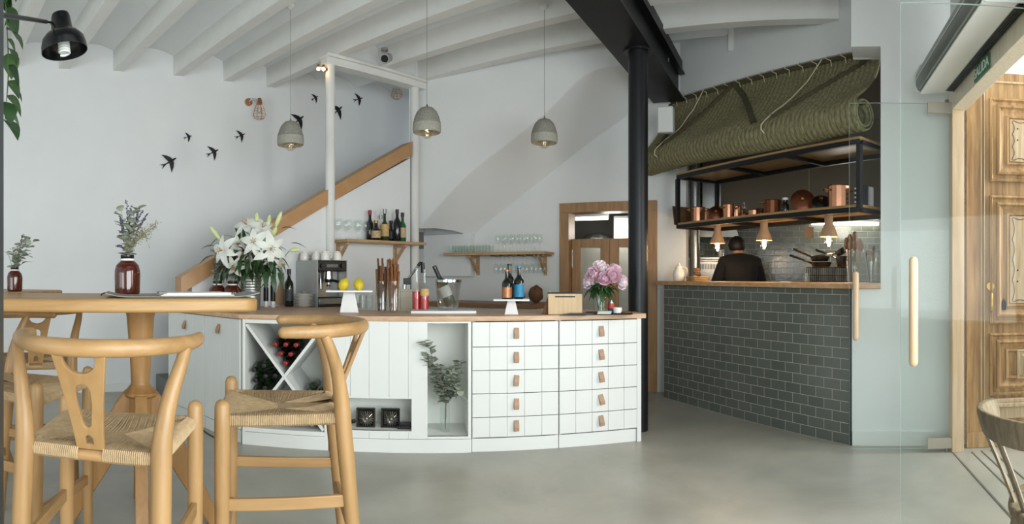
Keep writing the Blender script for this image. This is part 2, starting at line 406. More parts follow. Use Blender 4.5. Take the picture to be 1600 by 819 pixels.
# ceiling: brick vaults between the beams
NB = [-2.42,-1.86,-1.31,-.76,-.2,.35,.90,1.46,2.02,2.66,3.22,3.73,4.31,4.86,5.47,6.05]
bound = []
for x, y in ((1.62,5.95),(1.72,5.72),(2.62,4.04),(2.32,3.47),(2.75,2.88),(2.07,1.63),(1.18,0),(-.73,-3.5)):
    bound.append((x*BN[0]+y*BN[1], x*BV[0]+y*BV[1]))
bound.sort()
def a_right(n):
    for (n0,a0),(n1,a1) in zip(bound, bound[1:]):
        if n0 <= n <= n1: return a0 + (a1-a0)*(n-n0)/max(1e-6,n1-n0)
    return bound[0][1] if n < bound[0][0] else bound[-1][1]
def a_line(n, p0, d):                            # where beam line n meets a wall line
    pn = p0[0]*BN[0]+p0[1]*BN[1]; dn = d[0]*BN[0]+d[1]*BN[1]; t = (n-pn)/dn
    return (p0[0]+d[0]*t)*BV[0] + (p0[1]+d[1]*t)*BV[1]
def na(n, a, z): return (BN[0]*n+BV[0]*a, BN[1]*n+BV[1]*a, z)
b = MB(); cols = []
for n0, n1 in zip(NB, NB[1:]):
    for i in range(10):
        t = i/10; cols.append((n0+(n1-n0)*t, ZC + .10*math.sin(PI*t)**.75))
vs = []
for n, z in cols: vs += [na(n, max(-9.5, a_line(n, A0, Ad)-.05), z), na(n, a_right(n)+.12, z)]
b.add(vs, [(2*i,2*i+1,2*i+3,2*i+2) for i in range(len(cols)-1)])
structure(b.build('ceiling', WHITE, ang=50), 'white vaulted ceiling between the beams')
for i, n in enumerate(NB[:-1]):
    a0 = a_line(n, A0, Ad)
    if n > 4.0: a0 = a_line(n, R0, Rd)
    if n > 4.5: a0 = a_line(n, F0, Bd)
    a0 = max(a0, -9.0) - .03
    b = MB(); h = .055
    vs = [na(n+j*h, a0 if k == 0 else a_right(n)+.04, z) for k in (0,1) for j, z in ((-1,ZB),(1,ZB),(1,ZC+.08),(-1,ZC+.08))]
    b.add(vs, [(0,1,2,3),(7,6,5,4),(0,4,5,1),(1,5,6,2),(2,6,7,3),(3,7,4,0)])
    structure(b.build('ceiling_beam', WHITEB, smooth=False), 'white ceiling beam')
# white frame at the stair head
b = MB(); b.M = M_R; x1 = along(662, R0, Rd); x0 = along(509, R0, Rd)
b.box(x0-.02, x1, -.06, .07, 3.265, 3.335); b.box(x0-.03, x1+.03, -.085, .09, 3.335, 3.365)
structure(b.build('trim_1', WHITEB, bevel=.006), 'white steel lintel over the stair opening')
b = MB(); b.M = M_R; b.box(along(524,R0,Rd), x1, 0, .1, 3.366, 3.68); structure(b.build('wall_header', WHITE, smooth=False), 'white panel above the stair lintel')
for px, lb in ((515,'left white post of the stair frame'), (648,'right white post of the stair frame')):
    b = MB(); b.M = M_R; x = along(px, R0, Rd); b.lathe([(.047,0),(.047,3.265)], 24, (x,-.01 if px<600 else 0,0)); structure(b.build('trim_2', WHITEB), lb)
# underside of the upper stair flight
fcurve = [onwall(px, y, F0, Bd) for px, y in ((653,356),(680,325),(735,267),(805,213),(862,165),(903,123),(930,107),(965,99),(1000,97),(1045,96))]
bcurve = [onwall(px, y, B0, Bd) for px, y in ((740,369),(757,352),(799,318),(872,261),(926,219),(970,188),(1000,165),(1030,140))]
def resample(c, n):
    c = [V(x, z, 0) for x, z in c]; c = smooth_path(c, 6); L = [0]
    for p, r in zip(c, c[1:]): L.append(L[-1] + (r-p).length)
    out = []
    for i in range(n):
        t = L[-1]*i/(n-1); j = max(k for k in range(len(L)) if L[k] <= t+1e-9); j = min(j, len(c)-2)
        u = (t-L[j])/max(1e-9, L[j+1]-L[j]); out.append(c[j].lerp(c[j+1], min(1,u)))
    return out
fc, bc = resample(fcurve, 28), resample(bcurve, 28); b = MB(); vs = []
for p, r in zip(fc, bc):
    f_, b_ = W(M_F, p.x, 0, p.y), W(M_B, r.x, -.002, r.y)
    vs += [W(M_F, p.x, 0, 3.70), f_, f_.lerp(b_, .04) + V(0,0,-.004)] + [f_.lerp(b_, t) + V(0,0,.03*math.sin(PI*t)) for t in (.3,.6)] + [b_]
b.add(vs, [(6*i+j, 6*i+j+1, 6*i+j+7, 6*i+j+6) for i in range(27) for j in range(5)])
structure(b.build('stair_soffit', WHITE, ang=60), 'sloping white underside of the upper stair flight')
b = MB(); b.M = M_B; b.box(along(657,B0,Bd), along(742,B0,Bd), -.105, 0, 1.205, 1.70); structure(b.build('trim_9', WHITE, bevel=.004), 'white boxed projection under the lower end of the stair soffit')
# steel beam and column
b = MB(); b.M = frame((.51,3.65), unit(.47,.883)); xa, xb = -6.5, 2.28
b.box(xa, xb, -.165, .165, 2.985, 3.005); b.box(xa, xb, -.165, .165, 3.255, 3.275); b.box(xa, xb, -.10, .10, 3.005, 3.255); b.box(xa, xb, -.14, .14, 3.275, 3.40)
structure(b.build('steel_beam', BLACKM, bevel=.003), 'black double steel beam under the ceiling')
b = MB(); b.lathe([(.078,0),(.078,2.97),(.115,2.97),(.115,2.985)], 40, (.986,4.43,0))
structure(b.build('steel_column', COLM), 'black round steel column right of the bar')
# wall over the hatch
zl = 3.075
wall('wall_right', M_C, [(-.05, 2.45, 0, .25, zl, 3.75)], WHITE, label='white lintel wall over the kitchen hatch')
# tiled hatch counter
b = MB(); b.box(0, 2.245, 0, .13, 0, 1.12); b.box(0, .1, .13, .25, 0, 1.12)
o = b.build('wall_counter', TILE, smooth=False); o.matrix_world = M_T; structure(o, 'grey green tiled wall under the kitchen hatch')
b = MB(); b.M = M_T; b.box(2.245, 2.262, -.004, .05, 0, 1.12); structure(b.build('trim_3', DARKP, smooth=False), 'dark metal edge of the tiled wall')
# pier
t1 = along(1376, P0, Dd)
wall('wall_pier', M_D, [(t1, 3.0, 0, .25, 0, 3.75), (.02, t1, 0, .25, 0, 1.12), (.02, t1, 0, .25, 2.86, 3.75)], WHITE, label='white pier between kitchen hatch and entrance')
wall('baseboard_right', M_D, [(.03, .62, -.012, 0, 0, .1), (.72,.86,-.012,0,0,.1)], CAB, label='white baseboard of the pier')
# doorway wall: over the door and past it
wall('wall_entrance', M_H, [(-.02, 1.46, 0, .16, 2.50, 3.75), (1.46, 7.4, 0, .16, 0, .35), (1.46, 7.4, 0, .16, 2.7, 3.75), (1.46,1.9,0,.16,.35,2.7), (4.9,7.4,0,.16,.35,2.7)], WHITE, label='white entrance wall over the glass doors')
# door post and transom of the entrance
b = MB(); b.M = M_H; b.box(-.06, .03, .0, .085, 0, 2.36); structure(b.build('trim_4', PALEW, bevel=.003), 'pale wooden jamb post of the entrance')
b = MB(); b.M = M_H @ Matrix.Rotation(PI/2,4,'Y'); b.box(-2.50, -2.36, .0, .10, -.06, 1.5); structure(b.build('trim_5', wood('transom_paint','ddd2bd','efe6d4','z'), bevel=.003), 'pale wooden transom over the glass doors')
b = MB(); b.M = M_H
for yy in (.13,.20,.27): b.box(.05, 1.5, yy, yy+.008, 0, .004)
b.box(0, 1.5, .0, .012, 0, .004)
structure(b.build('trim_6', GREYALU, smooth=False), 'threshold strips in the entrance floor')

# kitchen shell
kc = spot(1230, 430, 7.2); Q0, Qd = (kc.x, kc.y), unit(.88, -.475); M_Q = frame(Q0, Qd)
o = MB().box(-1.07, 3, 0, .15, 0, 1.83).build('wall_kitchen', TILEK, smooth=False); o.matrix_world = M_Q; structure(o, 'pale green tiled back wall of the kitchen')
wall('wall_kitchen_upper', M_Q, [(-1.07, 3, 0, .15, 1.83, 3.3)], KWALL, label='grey upper back wall of the kitchen')
o = MB().box(.12, 1.36, 0, .12, 0, 3.3).build('wall_kitchen_left', TILEK, smooth=False); o.matrix_world = frame((1.74,5.70), unit(.475,.88)); structure(o, 'tiled left wall of the kitchen')
o = MB().box(0, 3.6, -.1, 0, 0, 3.3).build('wall_kitchen_right', KWALL, smooth=False); o.matrix_world = frame((2.95,3.5), unit(.56,.83)); structure(o, 'right wall of the kitchen')
b = MB(); b.prism([(1.85,5.75),(2.60,4.25),(3.0,3.55),(5.6,6.4),(3.0,8.6)], 3.2, 3.3); structure(b.build('ceiling_kitchen', KWALL, smooth=False), 'grey kitchen ceiling')
# pantry behind the door
wall('wall_pantry', M_B, [(s1+.06, s1+.12, .22, 2.0, 0, 2.35), (s0-.5, s1+.12, 1.9, 2.0, 0, 2.35), (s0-.6, s0-.5, .22, 2.0, 0, 2.35), (s0-.6, s1+.12, .22, 2.0, 2.3, 2.4)], KWALL, label='grey pantry walls behind the wooden door')
# ---------------------------------------------------------------- the bar
ZT, ZU = .938, .902                      # worktop top / underside
kx = lambda px: along(px, K0, Kd)
kz = lambda px, y: onwall(px, y, K0, Kd)[1]
RK = rz_of(Kd)
def kpos(x, y=0, z=0): return W(M_K, x, y, z)
def planks(b, x0, x1, z0, z1, xs, holes=(), t=.02, gap=.0035):     # boarded front with grooves and rectangular holes
    e = [x0] + [x for x in xs if x0+.01 < x < x1-.01] + [x1]
    for a, c in zip(e, e[1:]):
        cuts = sorted(set([a, c] + [q for h in holes for q in h[:2] if a < q < c]))
        for u, v in zip(cuts, cuts[1:]):
            m = (u+v)/2; segs = [(z0, z1)]
            for hx0, hx1, hz0, hz1 in holes:
                if hx0 < m < hx1: segs = [q for s in segs for q in ((s[0], min(s[1],hz0)), (max(s[0],hz1), s[1])) if q[1]-q[0] > .002]
            for s in segs:
                b.box(u + (gap/2 if u == a else 0), v - (gap/2 if v == c else 0), -t, -.001, s[0], s[1]); b.box(u, v, -t+.0045, 0, s[0], s[1])
def leather_tab(parent, x, z, tilt, y=-.02):
    b = MB(); b.M = Matrix.Translation((x,y,z)) @ Matrix.Rotation(tilt,4,'Y')
    pts = [(0,-.004,.03),(0,-.014,.012),(0,-.024,-.015),(0,-.022,-.034),(0,-.016,-.038),(0,-.010,-.03),(0,-.004,0)]
    for i in range(len(pts)-1): b.bar(pts[i], pts[i+1], .034, .004, up=(0,-1,.2))
    b.box(-.017,.017,-.006,0,.0,.034)
    h = b.build('handle', LEATHER, parent)
    b = MB(); b.M = Matrix.Translation((x,y,z)) @ Matrix.Rotation(tilt,4,'Y'); b.cyl((0,0,.018),(0,-.012,.018),.006,.004,10); r = b.build('rivet', STEEL, h)
    h['label'] = 'tan leather pull'
# --- cross rack for wine
xr0, xr1 = 0.0, kx(514); w_ = xr1 - xr0
rack = thing('wine_rack_cabinet', 'white bar cabinet with an open X shaped wine rack', 'cabinet', kpos(xr0), RK, 'bar cabinets')
b = MB(); b.box(0,.022,-.02,.5,.0,ZU); b.box(w_-.03,w_-.002,-.02,.5,0,ZU); b.box(.022,w_-.03,-.02,.5,.875,ZU); b.box(.022,w_-.03,-.02,.5,.095,.125); b.box(.022,w_-.03,.48,.5,.125,.875)
b.build('carcass', CABIN, rack, bevel=.002)
b = MB(); b.box(.0,w_-.002,-.024,-.004,0,.093); b.build('plinth', CAB, rack, bevel=.002)
RX0, RX1, RZ0, RZ1 = .022, w_-.03, .125, .875; RCX, RCZ = (RX0+RX1)/2, (RZ0+RZ1)/2
for s in (1,-1):
    b = MB(); b.bar((RX0 if s>0 else RX1,.21,RZ0),(RX1 if s>0 else RX0,.21,RZ1), .44, .02, up=(0,0,1) if False else (0,1,0))
    # board across the opening: keep its width along y
    b = MB(); p, q2 = V(RX0 if s>0 else RX1,0,RZ0), V(RX1 if s>0 else RX0,0,RZ1); t = (q2-p).normalized(); nn = V(-t.z,0,t.x)*.010
    p = p + t*.012; q2 = q2 - t*.012
    y0_, y1_ = (-.015,.46) if s > 0 else (-.0145,.459)
    vs = [(p-nn)+V(0,y0_,0),(p+nn)+V(0,y0_,0),(q2+nn)+V(0,y0_,0),(q2-nn)+V(0,y0_,0),(p-nn)+V(0,y1_,0),(p+nn)+V(0,y1_,0),(q2+nn)+V(0,y1_,0),(q2-nn)+V(0,y1_,0)]
    b.add(vs, [(0,1,2,3),(7,6,5,4),(0,4,5,1),(1,5,6,2),(2,6,7,3),(3,7,4,0)]); b.build('cross_divider', CAB, rack, smooth=False)
# --- boarded cabinet with two niches
xp0, xp1 = kx(514.5), kx(736.5)
pan = thing('niche_cabinet', 'white boarded bar cabinet with a low niche and a tall niche', 'cabinet', kpos(xp0), RK, 'bar cabinets')
n1 = (kx(540)-xp0, kx(643)-xp0, kz(590,672), kz(590,622)); n2 = (kx(668)-xp0, kx(731)-xp0, kz(700,681), kz(700,505))
gx = [kx(p)-xp0 for p in (518,548,577,608,638,667,700)]
b = MB(); planks(b, 0, xp1-xp0-.001, .095, ZU, gx, (n1, n2)); b.build('boarded_front', CAB, pan, bevel=.0015)
for nm, h, dp in (('low_niche', n1, .22), ('tall_niche', n2, .34)):
    b = MB(); x0,x1,z0,z1 = h
    b.box(x0-.012,x0,-.019,dp,z0-.012,z1+.012); b.box(x1,x1+.012,-.019,dp,z0-.012,z1+.012); b.box(x0,x1,-.019,dp,z0-.012,z0); b.box(x0,x1,-.019,dp,z1,z1+.012); b.box(x0-.012,x1+.012,dp,dp+.012,z0-.012,z1+.012)
    b.build(nm, CABIN, pan, smooth=False)
b = MB(); b.box(0,xp1-xp0-.001,-.024,-.004,0,.093); b.build('plinth', CAB, pan, bevel=.002)
b = MB(); b.box(0,.018,.0,.55,.095,ZU); b.box(xp1-xp0-.019,xp1-xp0-.001,0,.55,.095,ZU); b.box(.018,xp1-xp0-.019,.535,.55,.095,ZU); b.build('carcass', CABIN, pan, smooth=False)
# --- two drawer cabinets
rows = [kz(800,y) for y in (681,650,613.5,577.5,541,504)]; rows[0] = .1; rows[-1] = ZU - .004
for ci, (pa, pb, hx, lb) in enumerate(((737,872,806,'left one of the two white bar cabinets with five drawers'),(872.5,997.5,938,'right one of the two white bar cabinets with five drawers'))):
    xa, xb = kx(pa), kx(pb); wd = xb - xa
    d_ = thing('drawer_cabinet', lb, 'cabinet', kpos(xa), RK, 'bar cabinets')
    b = MB(); b.box(.002,.02,.0,.55,.0,ZU); b.box(wd-.02,wd-.002 if ci == 0 else wd+.012,.0 if ci==0 else -.026,.55,0,ZU); b.box(.02,wd-.02,.53,.55,.0,ZU); b.box(.02,wd-.02,.0,.53,.095,.1)
    b.build('carcass', CAB, d_, smooth=False)
    b = MB(); b.box(.001,wd-.022 if ci else wd-.001,-.012,-.002,0,.093); b.build('plinth', CAB, d_, bevel=.002)
    for r in range(5):
        b = MB(); z0, z1 = rows[r]+.002, rows[r+1]-.002
        planks(b, .002, wd-.002, z0, z1, [wd*k/5 for k in range(1,5)], t=.022, gap=.003)
        dr_ = b.build('drawer', CAB, d_, bevel=.0015)
        leather_tab(dr_, kx(hx)-xa, (z0+z1)/2 + .01, random.uniform(-.25,.02) if ci else random.uniform(-.08,.12), -.022)
# --- left wing with two doors
LL = (V(K0[0],K0[1],0) - V(L0[0],L0[1],0)).length; M_L = frame(L0, Ld); lx = lambda px: along(px, L0, Ld)
for ci, (pa, pb, hx, hy, lb) in enumerate(((266,322,293,507,'white boarded bar cabinet at the far left end with a leather pull'),(322.3,379.5,346,513,'white boarded bar cabinet between the end cabinet and the wine rack'))):
    xa, xb = lx(pa), min(lx(pb), LL-.014); wd = xb - xa
    d_ = thing('door_cabinet', lb, 'cabinet', W(M_L, xa, 0, 0), rz_of(Ld), 'bar cabinets')
    b = MB(); dz = .40 if ci == 0 else .34
    b.box(.001,.019,0,.08,.0,ZU); b.box(wd-.030,wd-.016,0,.012,0,ZU); b.box(.019,wd-.08,.05,.08,0,ZU)
    b.build('carcass', CAB, d_, smooth=False)
    b = MB(); planks(b, .002, wd-.002, .1, ZU-.004, [wd*k/4 for k in range(1,4)], t=.02); do_ = b.build('cabinet_door', CAB, d_, bevel=.0015)
    leather_tab(do_, lx(hx)-xa, onwall(hx, hy, L0, Ld)[1], .1, -.02)
    b = MB(); b.box(.001,wd-.001,-.012,-.002,0,.094); b.build('plinth', CAB, d_, bevel=.002)
# --- worktop
pts = [kpos(2.885,-.035), kpos(2.885,.60), kpos(.62,.62), W(M_R, along(562,R0,Rd), -.012, 0), W(M_R, sa-.012, -.014, 0), W(M_L, lx(266)+.0, -.035, 0), W(M_L, LL-.01, -.035, 0)]
pts = [(p.x, p.y) for p in pts]
b = MB(); b.prism(pts, ZU+.001, ZT)
tag(b.build('worktop', OAKTOP, bevel=.004), 'pale oak worktop running over the white bar cabinets', 'worktop')
# --- back counter on the rear wall
xb0, xb1 = along(700,B0,Bd), along(869,B0,Bd)
bc_ = thing('back_counter', 'low back counter against the white wall behind the bar', 'counter', W(M_B, xb0, -.004, 0), rz_of(Bd))
b = MB(); b.box(0,xb1-xb0,-.56,0,.88,.925); b.build('counter_top', wood('back_counter_wood','7b5b3e','9a7550','x'), bc_, bevel=.003)
b = MB(); b.box(.02,xb1-xb0-.02,-.52,-.0,.08,.88); b.box(.04,xb1-xb0-.04,-.48,-.02,0,.08); b.build('base_cabinet', CAB, bc_, bevel=.003)

# ---------------------------------------------------------------- bottles in the rack
def bottle_prof(r, h, neck=.014, sh=.62): return [(r*.9,0),(r,.006),(r,h*sh),(r*.82,h*(sh+.06)),(r*.5,h*(sh+.12)),(neck*1.05,h*(sh+.18)),(neck,h*.93),(neck*1.15,h*.935),(neck*1.15,h*.97),(neck,h*.975),(neck,h)]
def make_rack_bottle(name, body, cap):
    t = thing(name, 'x', 'bottle')
    b = MB(); b.M = Matrix.Rotation(PI/2,4,'X') @ Matrix.Translation((0,0,-.30)); b.lathe(bottle_prof(.0362,.30), 20); b.build('bottle_glass', body, t)
    b = MB(); b.M = Matrix.Rotation(PI/2,4,'X') @ Matrix.Translation((0,0,-.30)); b.lathe([(.0165,.235),(.0165,.302),(.012,.304),(0,.304)], 16); b.build('capsule', cap, t)
    return t
red0 = make_rack_bottle('wine_bottle', WINE, REDCAP); sil0 = make_rack_bottle('wine_bottle', WINE, SILCAP); blk0 = make_rack_bottle('wine_bottle', WINEG, BLACKCAP)
used = set()
def put(proto, loc, rz, label, group):
    if id(proto) not in used:
        used.add(id(proto)); proto.location = loc; proto.rotation_euler = (0,0,rz); proto['label'] = label
        if group: proto['group'] = group
        return proto
    return dup(proto, loc, rz, label, group)
R_ = .0377; sl_ = math.atan2(RZ1-RZ0, RX1-RX0)
ordn = ['leftmost','second from left','third from left','fourth from left','fifth from left','sixth from left','seventh from left','eighth from left']
# upper V
zap = RCZ + (R_+.017)/math.cos(sl_)
rown = ['lowest','second lowest','third','top']
for k, cnt in enumerate((1,2,3,2)):
    for i in range(cnt):
        x = RCX + (i-(cnt-1)/2)*2*R_*1.02; z = zap + k*R_*1.76
        lb = ('lowest red capped wine bottle in the upper V of the X rack' if k == 0 else 'red capped wine bottle, %s of the %s row in the upper V' % (('left','right')[i] if cnt == 2 else ('left','middle','right')[i], rown[k]))
        put(red0, kpos(xr0+x, .015+.01*((i+k)%2), z), RK, lb, 'red capped bottles in the X rack')
# bottom: on the rack floor
for k, cnt in enumerate((6,5)):
    for i in range(cnt):
        x = RCX + (i-(cnt-1)/2)*2*R_*(1.02 if k == 0 else .975); z = RZ0 + R_ + .001 + k*R_*1.76
        put(sil0, kpos(xr0+x, .03, z), RK, 'silver capped wine bottle, %s of the %s row in the rack bottom' % (ordn[i], ('lower','upper')[k]), 'silver capped bottles at the bottom of the rack')
# left compartment (a pile against the side panel)
c1 = [(.046,z) for z in (.155,.238,.321,.404)] + [(.123,z) for z in (.272,.355,.438)] + [(.200,z) for z in (.365,)]
cn = ['lowest','second','third','topmost']
for i, (x, z) in enumerate(c1):
    col_, k_ = ('outer',i) if i < 4 else (('middle',i-4) if i < 7 else ('inner',i-7)); top_ = k_ == (3,2,1)[('outer','middle','inner').index(col_)]
    put(blk0, kpos(xr0+RX0+x, .04+.02*(i%3), RZ0+z), RK, 'innermost dark bottle, nearest the cross, in the left rack compartment' if i == 7 else 'dark bottle, %s of the %s column in the left rack compartment' % ('topmost' if top_ else cn[k_], col_), 'dark bottles in the left of the rack')
for (x, z), l_ in zip([(.046,.158),(.046,.241),(.123,.275)], ('lowest dark wine bottle in the right compartment of the X rack','upper outer dark bottle in the right compartment of the X rack','inner dark bottle in the right compartment of the X rack')):
    put(blk0, kpos(xr0+RX1-x, .04, RZ0+z), RK, l_, 'dark bottles in the right of the rack')

# ---------------------------------------------------------------- niche things
mold0 = thing('baking_mould', 'left one of two dark metal tiles with a shell relief in the low niche', 'mould', kpos(kx(570), .06, n1[2]+.001), RK, 'shell relief tiles in the niche')
pewter = mat('dark_pewter','4b4a47',.3,metal=.9,var=.25,scale=30)
b = MB(); s_ = .066
b.rings(-s_,s_,0,2*s_,[(0,-.03),(0,.0),(.006,.004),(.012,.0),(.02,-.012)]); b.box(-s_,s_,.03,.032,0,2*s_); b.build('frame', pewter, mold0)
b = MB()
for i in range(18):
    a = 2*PI*i/18; c_ = V(.006,0,s_-.004)
    b.tube([c_, c_ + V(math.cos(a)*.026,-.014,math.sin(a)*.026), c_ + V(math.cos(a)*.05,.002,math.sin(a)*.05)], [.002,.0055,.004], 6)
b.ball((.006,-.006,s_-.004), .014, 12, 8); b.build('shell_relief', mat('bright_pewter','8a8780',.28,metal=.95), mold0)
dup(mold0, kpos(kx(609), .06, n1[2]+.001), RK, 'right one of two dark metal tiles with a shell relief in the low niche')
b = MB()
for i in range(9):
    a = random.uniform(0,6.28); b.ball((random.uniform(-.02,.025), random.uniform(-.02,.02), random.uniform(.012,.045)), random.uniform(.008,.014), 8, 6)
b.tube([(0,0,.03),(-.025,0,.055),(-.03,0,.07)], .003, 6)
tag(b.build('seed_pod', BLACKP, loc=kpos(kx(546), .05, n1[2]+.002), rz=RK), 'small dark seed pod at the left of the low niche', 'seed pod')
b = MB(); b.box(-.045,.045,-.05,.05,0,.022); b.box(-.04,.04,-.045,.045,.022,.030)
tag(b.build('dark_tin', BLACKP, loc=kpos(kx(631), .07, n1[2]+.002), rz=RK, bevel=.003), 'flat dark tin at the right of the low niche', 'tin')
# eucalyptus in a glass vase
vz = n2[2]+.001; vp = kpos(kx(696), .12, vz)
b = MB(); b.lathe([(.034,0),(.036,.004),(.036,.26),(.033,.26),(.033,.014),(0,.012)], 24); tag(b.build('glass_vase', GLASSW, loc=vp), 'tall clear glass vase in the tall niche of the bar', 'vase')
eu = thing('eucalyptus_bunch', 'dried grey green eucalyptus branches standing in the tall niche', 'plant', vp + V(0,0,.02))
def sprig(parent, path, mleaf, msten, leaf_l, leaf_w, step, rs=.0025, rnd=.6, roundish=True, name='branch'):
    path = smooth_path(path, 6); b = MB(); b.tube(path, [rs*(1-.6*i/len(path)) for i in range(len(path))], 5); st = b.build(name, msten, parent)
    b = MB(); L = 0; nxt = 0
    for i in range(1, len(path)):
        L += (path[i]-path[i-1]).length
        while L > nxt:
            nxt += step; f_ = i/len(path)
            if f_ < .3: continue
            t = (path[i]-path[i-1]).normalized()
            for s in (0,1):
                a = random.uniform(0,2*PI); o_ = V(math.cos(a),math.sin(a),random.uniform(-.2,.6)).normalized()
                l = leaf_l*random.uniform(.7,1.15)
                b.blade(path[i], (o_ + t*.5), V(random.uniform(-.4,.4),random.uniform(-.4,.4),1), l, leaf_w*random.uniform(.75,1.1), bend=.3, cup=.1, n=4, tip=.35 if roundish else .1, wide=.55)
    if b.v: b.build('leaves', mleaf, st)
    return st
MK3 = Matrix.Rotation(RK,4,'Z').to_3x3()
def kz3(px, y, dy): # offset from the vase in bar axes
    x, z = kx(px)-kx(696), kz(px,y)-vz-.02
    return MK3 @ V(x, dy, z)
for path in ([(697,640,0),(688,600,-.06),(677,570,-.13),(672,545,-.17),(662,532,-.19)], [(697,640,0),(683,600,-.08),(672,575,-.14),(668,556,-.17)], [(698,640,0),(700,605,-.03),(706,580,-.07),(717,567,-.09)],
             [(698,640,0),(706,610,-.03),(715,590,-.07),(722,570,-.08)], [(697,645,0),(694,610,-.06),(690,585,-.12),(688,570,-.15)], [(698,640,0),(705,615,-.06),(714,605,-.1),(719,618,-.12)], [(697,640,0),(699,612,-.08),(699,595,-.12),(704,582,-.13)],
             [(697,640,0),(690,615,-.07),(682,592,-.12),(676,585,-.15)], [(697,640,0),(701,610,-.07),(708,595,-.12),(712,590,-.13)], [(697,640,0),(694,618,-.09),(696,600,-.14),(697,592,-.15)]):
    sprig(eu, [kz3(696.5, 678, 0)] + [kz3(*p) for p in path], EUCA, BROWN, .054, .048, .016)
# ---------------------------------------------------------------- wishbone bar stools
def make_stool():
    t = thing('wishbone_bar_stool', 'x', 'bar stool')
    zs = .75
    post = {}
    for s in (-1,1):
        b = MB(); b.lathe([(.0,.0),(.016,.0),(.021,.10),(.0255,.45),(.0265,.72),(.025,.785),(.021,.798),(.012,.805),(0,.807)], 18, (s*.225,.2,0)); b.build('front_leg', BEECH_Z, t)
        path = smooth_path([(s*.205,-.268,0),(s*.200,-.236,.38),(s*.196,-.207,.70),(s*.199,-.199,.80),(s*.216,-.182,.90),(s*.238,-.158,.975),(s*.2485,-.138,1.022)], 6)
        rs = []
        for p in path:
            z = p.z; rs.append(.019 + .0095*max(0, min(1, z/.6)) - (.0115*max(0,(z-.76)/.26)))
        b = MB(); b.tube(path, rs, 14); b.build('rear_leg', BEECH_Z, t)
        b = MB(); b.bar((s*.226,.19,.46),(s*.198,-.215,.46), .018, .042); b.build('side_stretcher', BEECH_Y, t, bevel=.004)
    b = MB(); b.bar((-.22,.2,.30),(.22,.2,.30), .022, .042); b.build('foot_rail', BEECH_X, t, bevel=.004)
    b = MB(); b.bar((-.195,-.228,.37),(.195,-.228,.37), .018, .038); b.build('rear_stretcher', BEECH_X, t, bevel=.004)
    # bent top rail
    path = []
    for i in range(33):
        a = PI*(-.03) - (PI*.94)*i/32 if False else PI*(0.0) - PI*i/32
        path.append(V(.268*math.cos(a), -.035 + .268*math.sin(a)*1.0, 1.035))
    path = [V(.267,-.002,1.034), V(.268,-.018,1.0345)] + path + [V(-.268,-.018,1.0345), V(-.267,-.002,1.034)]
    b = MB(); b.tube(path, [.0175]*2 + [.0185 + .003*math.sin(PI*i/32) for i in range(33)] + [.0175]*2, 16, ell=(.92,1.12), round_ends=True); b.build('top_rail', BEECH_X, t)
    # Y splat
    def arc(cx, cy, rx, ry, a0, a1, n=10): return [(cx+rx*math.cos(a0+(a1-a0)*i/n), cy+ry*math.sin(a0+(a1-a0)*i/n)) for i in range(n+1)]
    out = [(-.038,0),(.038,0),(.041,.06),(.050,.14),(.060,.21),(.072,.285),(.046,.285)] + arc(0,.270,.046,.042,0,-PI,14) + [(-.046,.285),(-.072,.285),(-.060,.21),(-.050,.14),(-.041,.06)]
    slot = arc(0,.178,.022,.024,0,PI,8) + [(-.0225,.14)] + arc(0,.085,.015,.02,PI,2*PI,8) + [(.0225,.14)]
    low = arc(0,.030,.013,.015,0,PI,8) + [(-.013,.012),(.013,.012)]
    lean = math.atan2(.105, .275); M = Matrix.Translation((0,-.196,.752)) @ Matrix.Rotation(PI/2+lean,4,'X') 
    plate('back_splat', [out, slot, low], .013, BEECH_Z, t, M, bevel=.002)
    # seat frame and woven envelope seat
    fw, rw, yf, yr, zt = .225, .196, .2, -.192, zs
    b = MB(); b.cyl((-rw,yr,zt-.02),(rw,yr,zt-.02),.0165,n=12); b.build('rear_seat_rail', BEECH_X, t)
    cor = [V(-fw+.012,yf,zt), V(fw-.012,yf,zt), V(rw-.012,yr,zt), V(-rw+.012,yr,zt)]       # front left, front right, rear right, rear left
    cl, cr = V(-.035,.012,zt-.012), V(.035,.012,zt-.012)
    b = MB(); gap = .036
    def field(p, q, c0, c1, n, skip=None):
        for i in range(n):
            f_ = (i+.5)/n; a = p.lerp(q, f_); md = (p+q)/2
            if skip and abs((a-md).length) < skip: continue
            # inner end on the broken diagonal p-c0-c1-q
            if f_ < .46: e = p.lerp(c0, f_/.46)
            elif f_ > .54: e = c1.lerp(q, (f_-.54)/.46)
            else: e = c0.lerp(c1, (f_-.46)/.08)
            inn = (e - a); 
            o_ = V(a.x,a.y,0) - V(0,0.012,0); o_.normalize()
            nrm = V(q.y-p.y, -(q.x-p.x), 0).normalized()
            if nrm.dot(V(a.x,a.y-.012,0)) < 0: nrm = -nrm
            dz = .003*math.sin(i*2.4)*.5
            pts_ = [a + V(0,0,-.034) + nrm*.004, a + V(0,0,-.026) + nrm*.015, a + V(0,0,-.010) + nrm*.018, a + V(0,0,.001) + nrm*.010, a - nrm*.012 + V(0,0,.004), a.lerp(e,.55) + V(0,0,-.004+dz), e + V(0,0,-.002)]
            b.tube(pts_, .0031, 5, caps=False)
    field(cor[0], cor[1], cl, cr, 74); field(cor[2], cor[3], cr, cl, 64, skip=.036)
    field(cor[3], cor[0], cl, cl, 66); field(cor[1], cor[2], cr, cr, 66)
    # under layer closing the seat
    b.add([cor[0]+V(0,0,-.012),cor[1]+V(0,0,-.012),cor[2]+V(0,0,-.012),cor[3]+V(0,0,-.012)], [(0,1,2,3)])
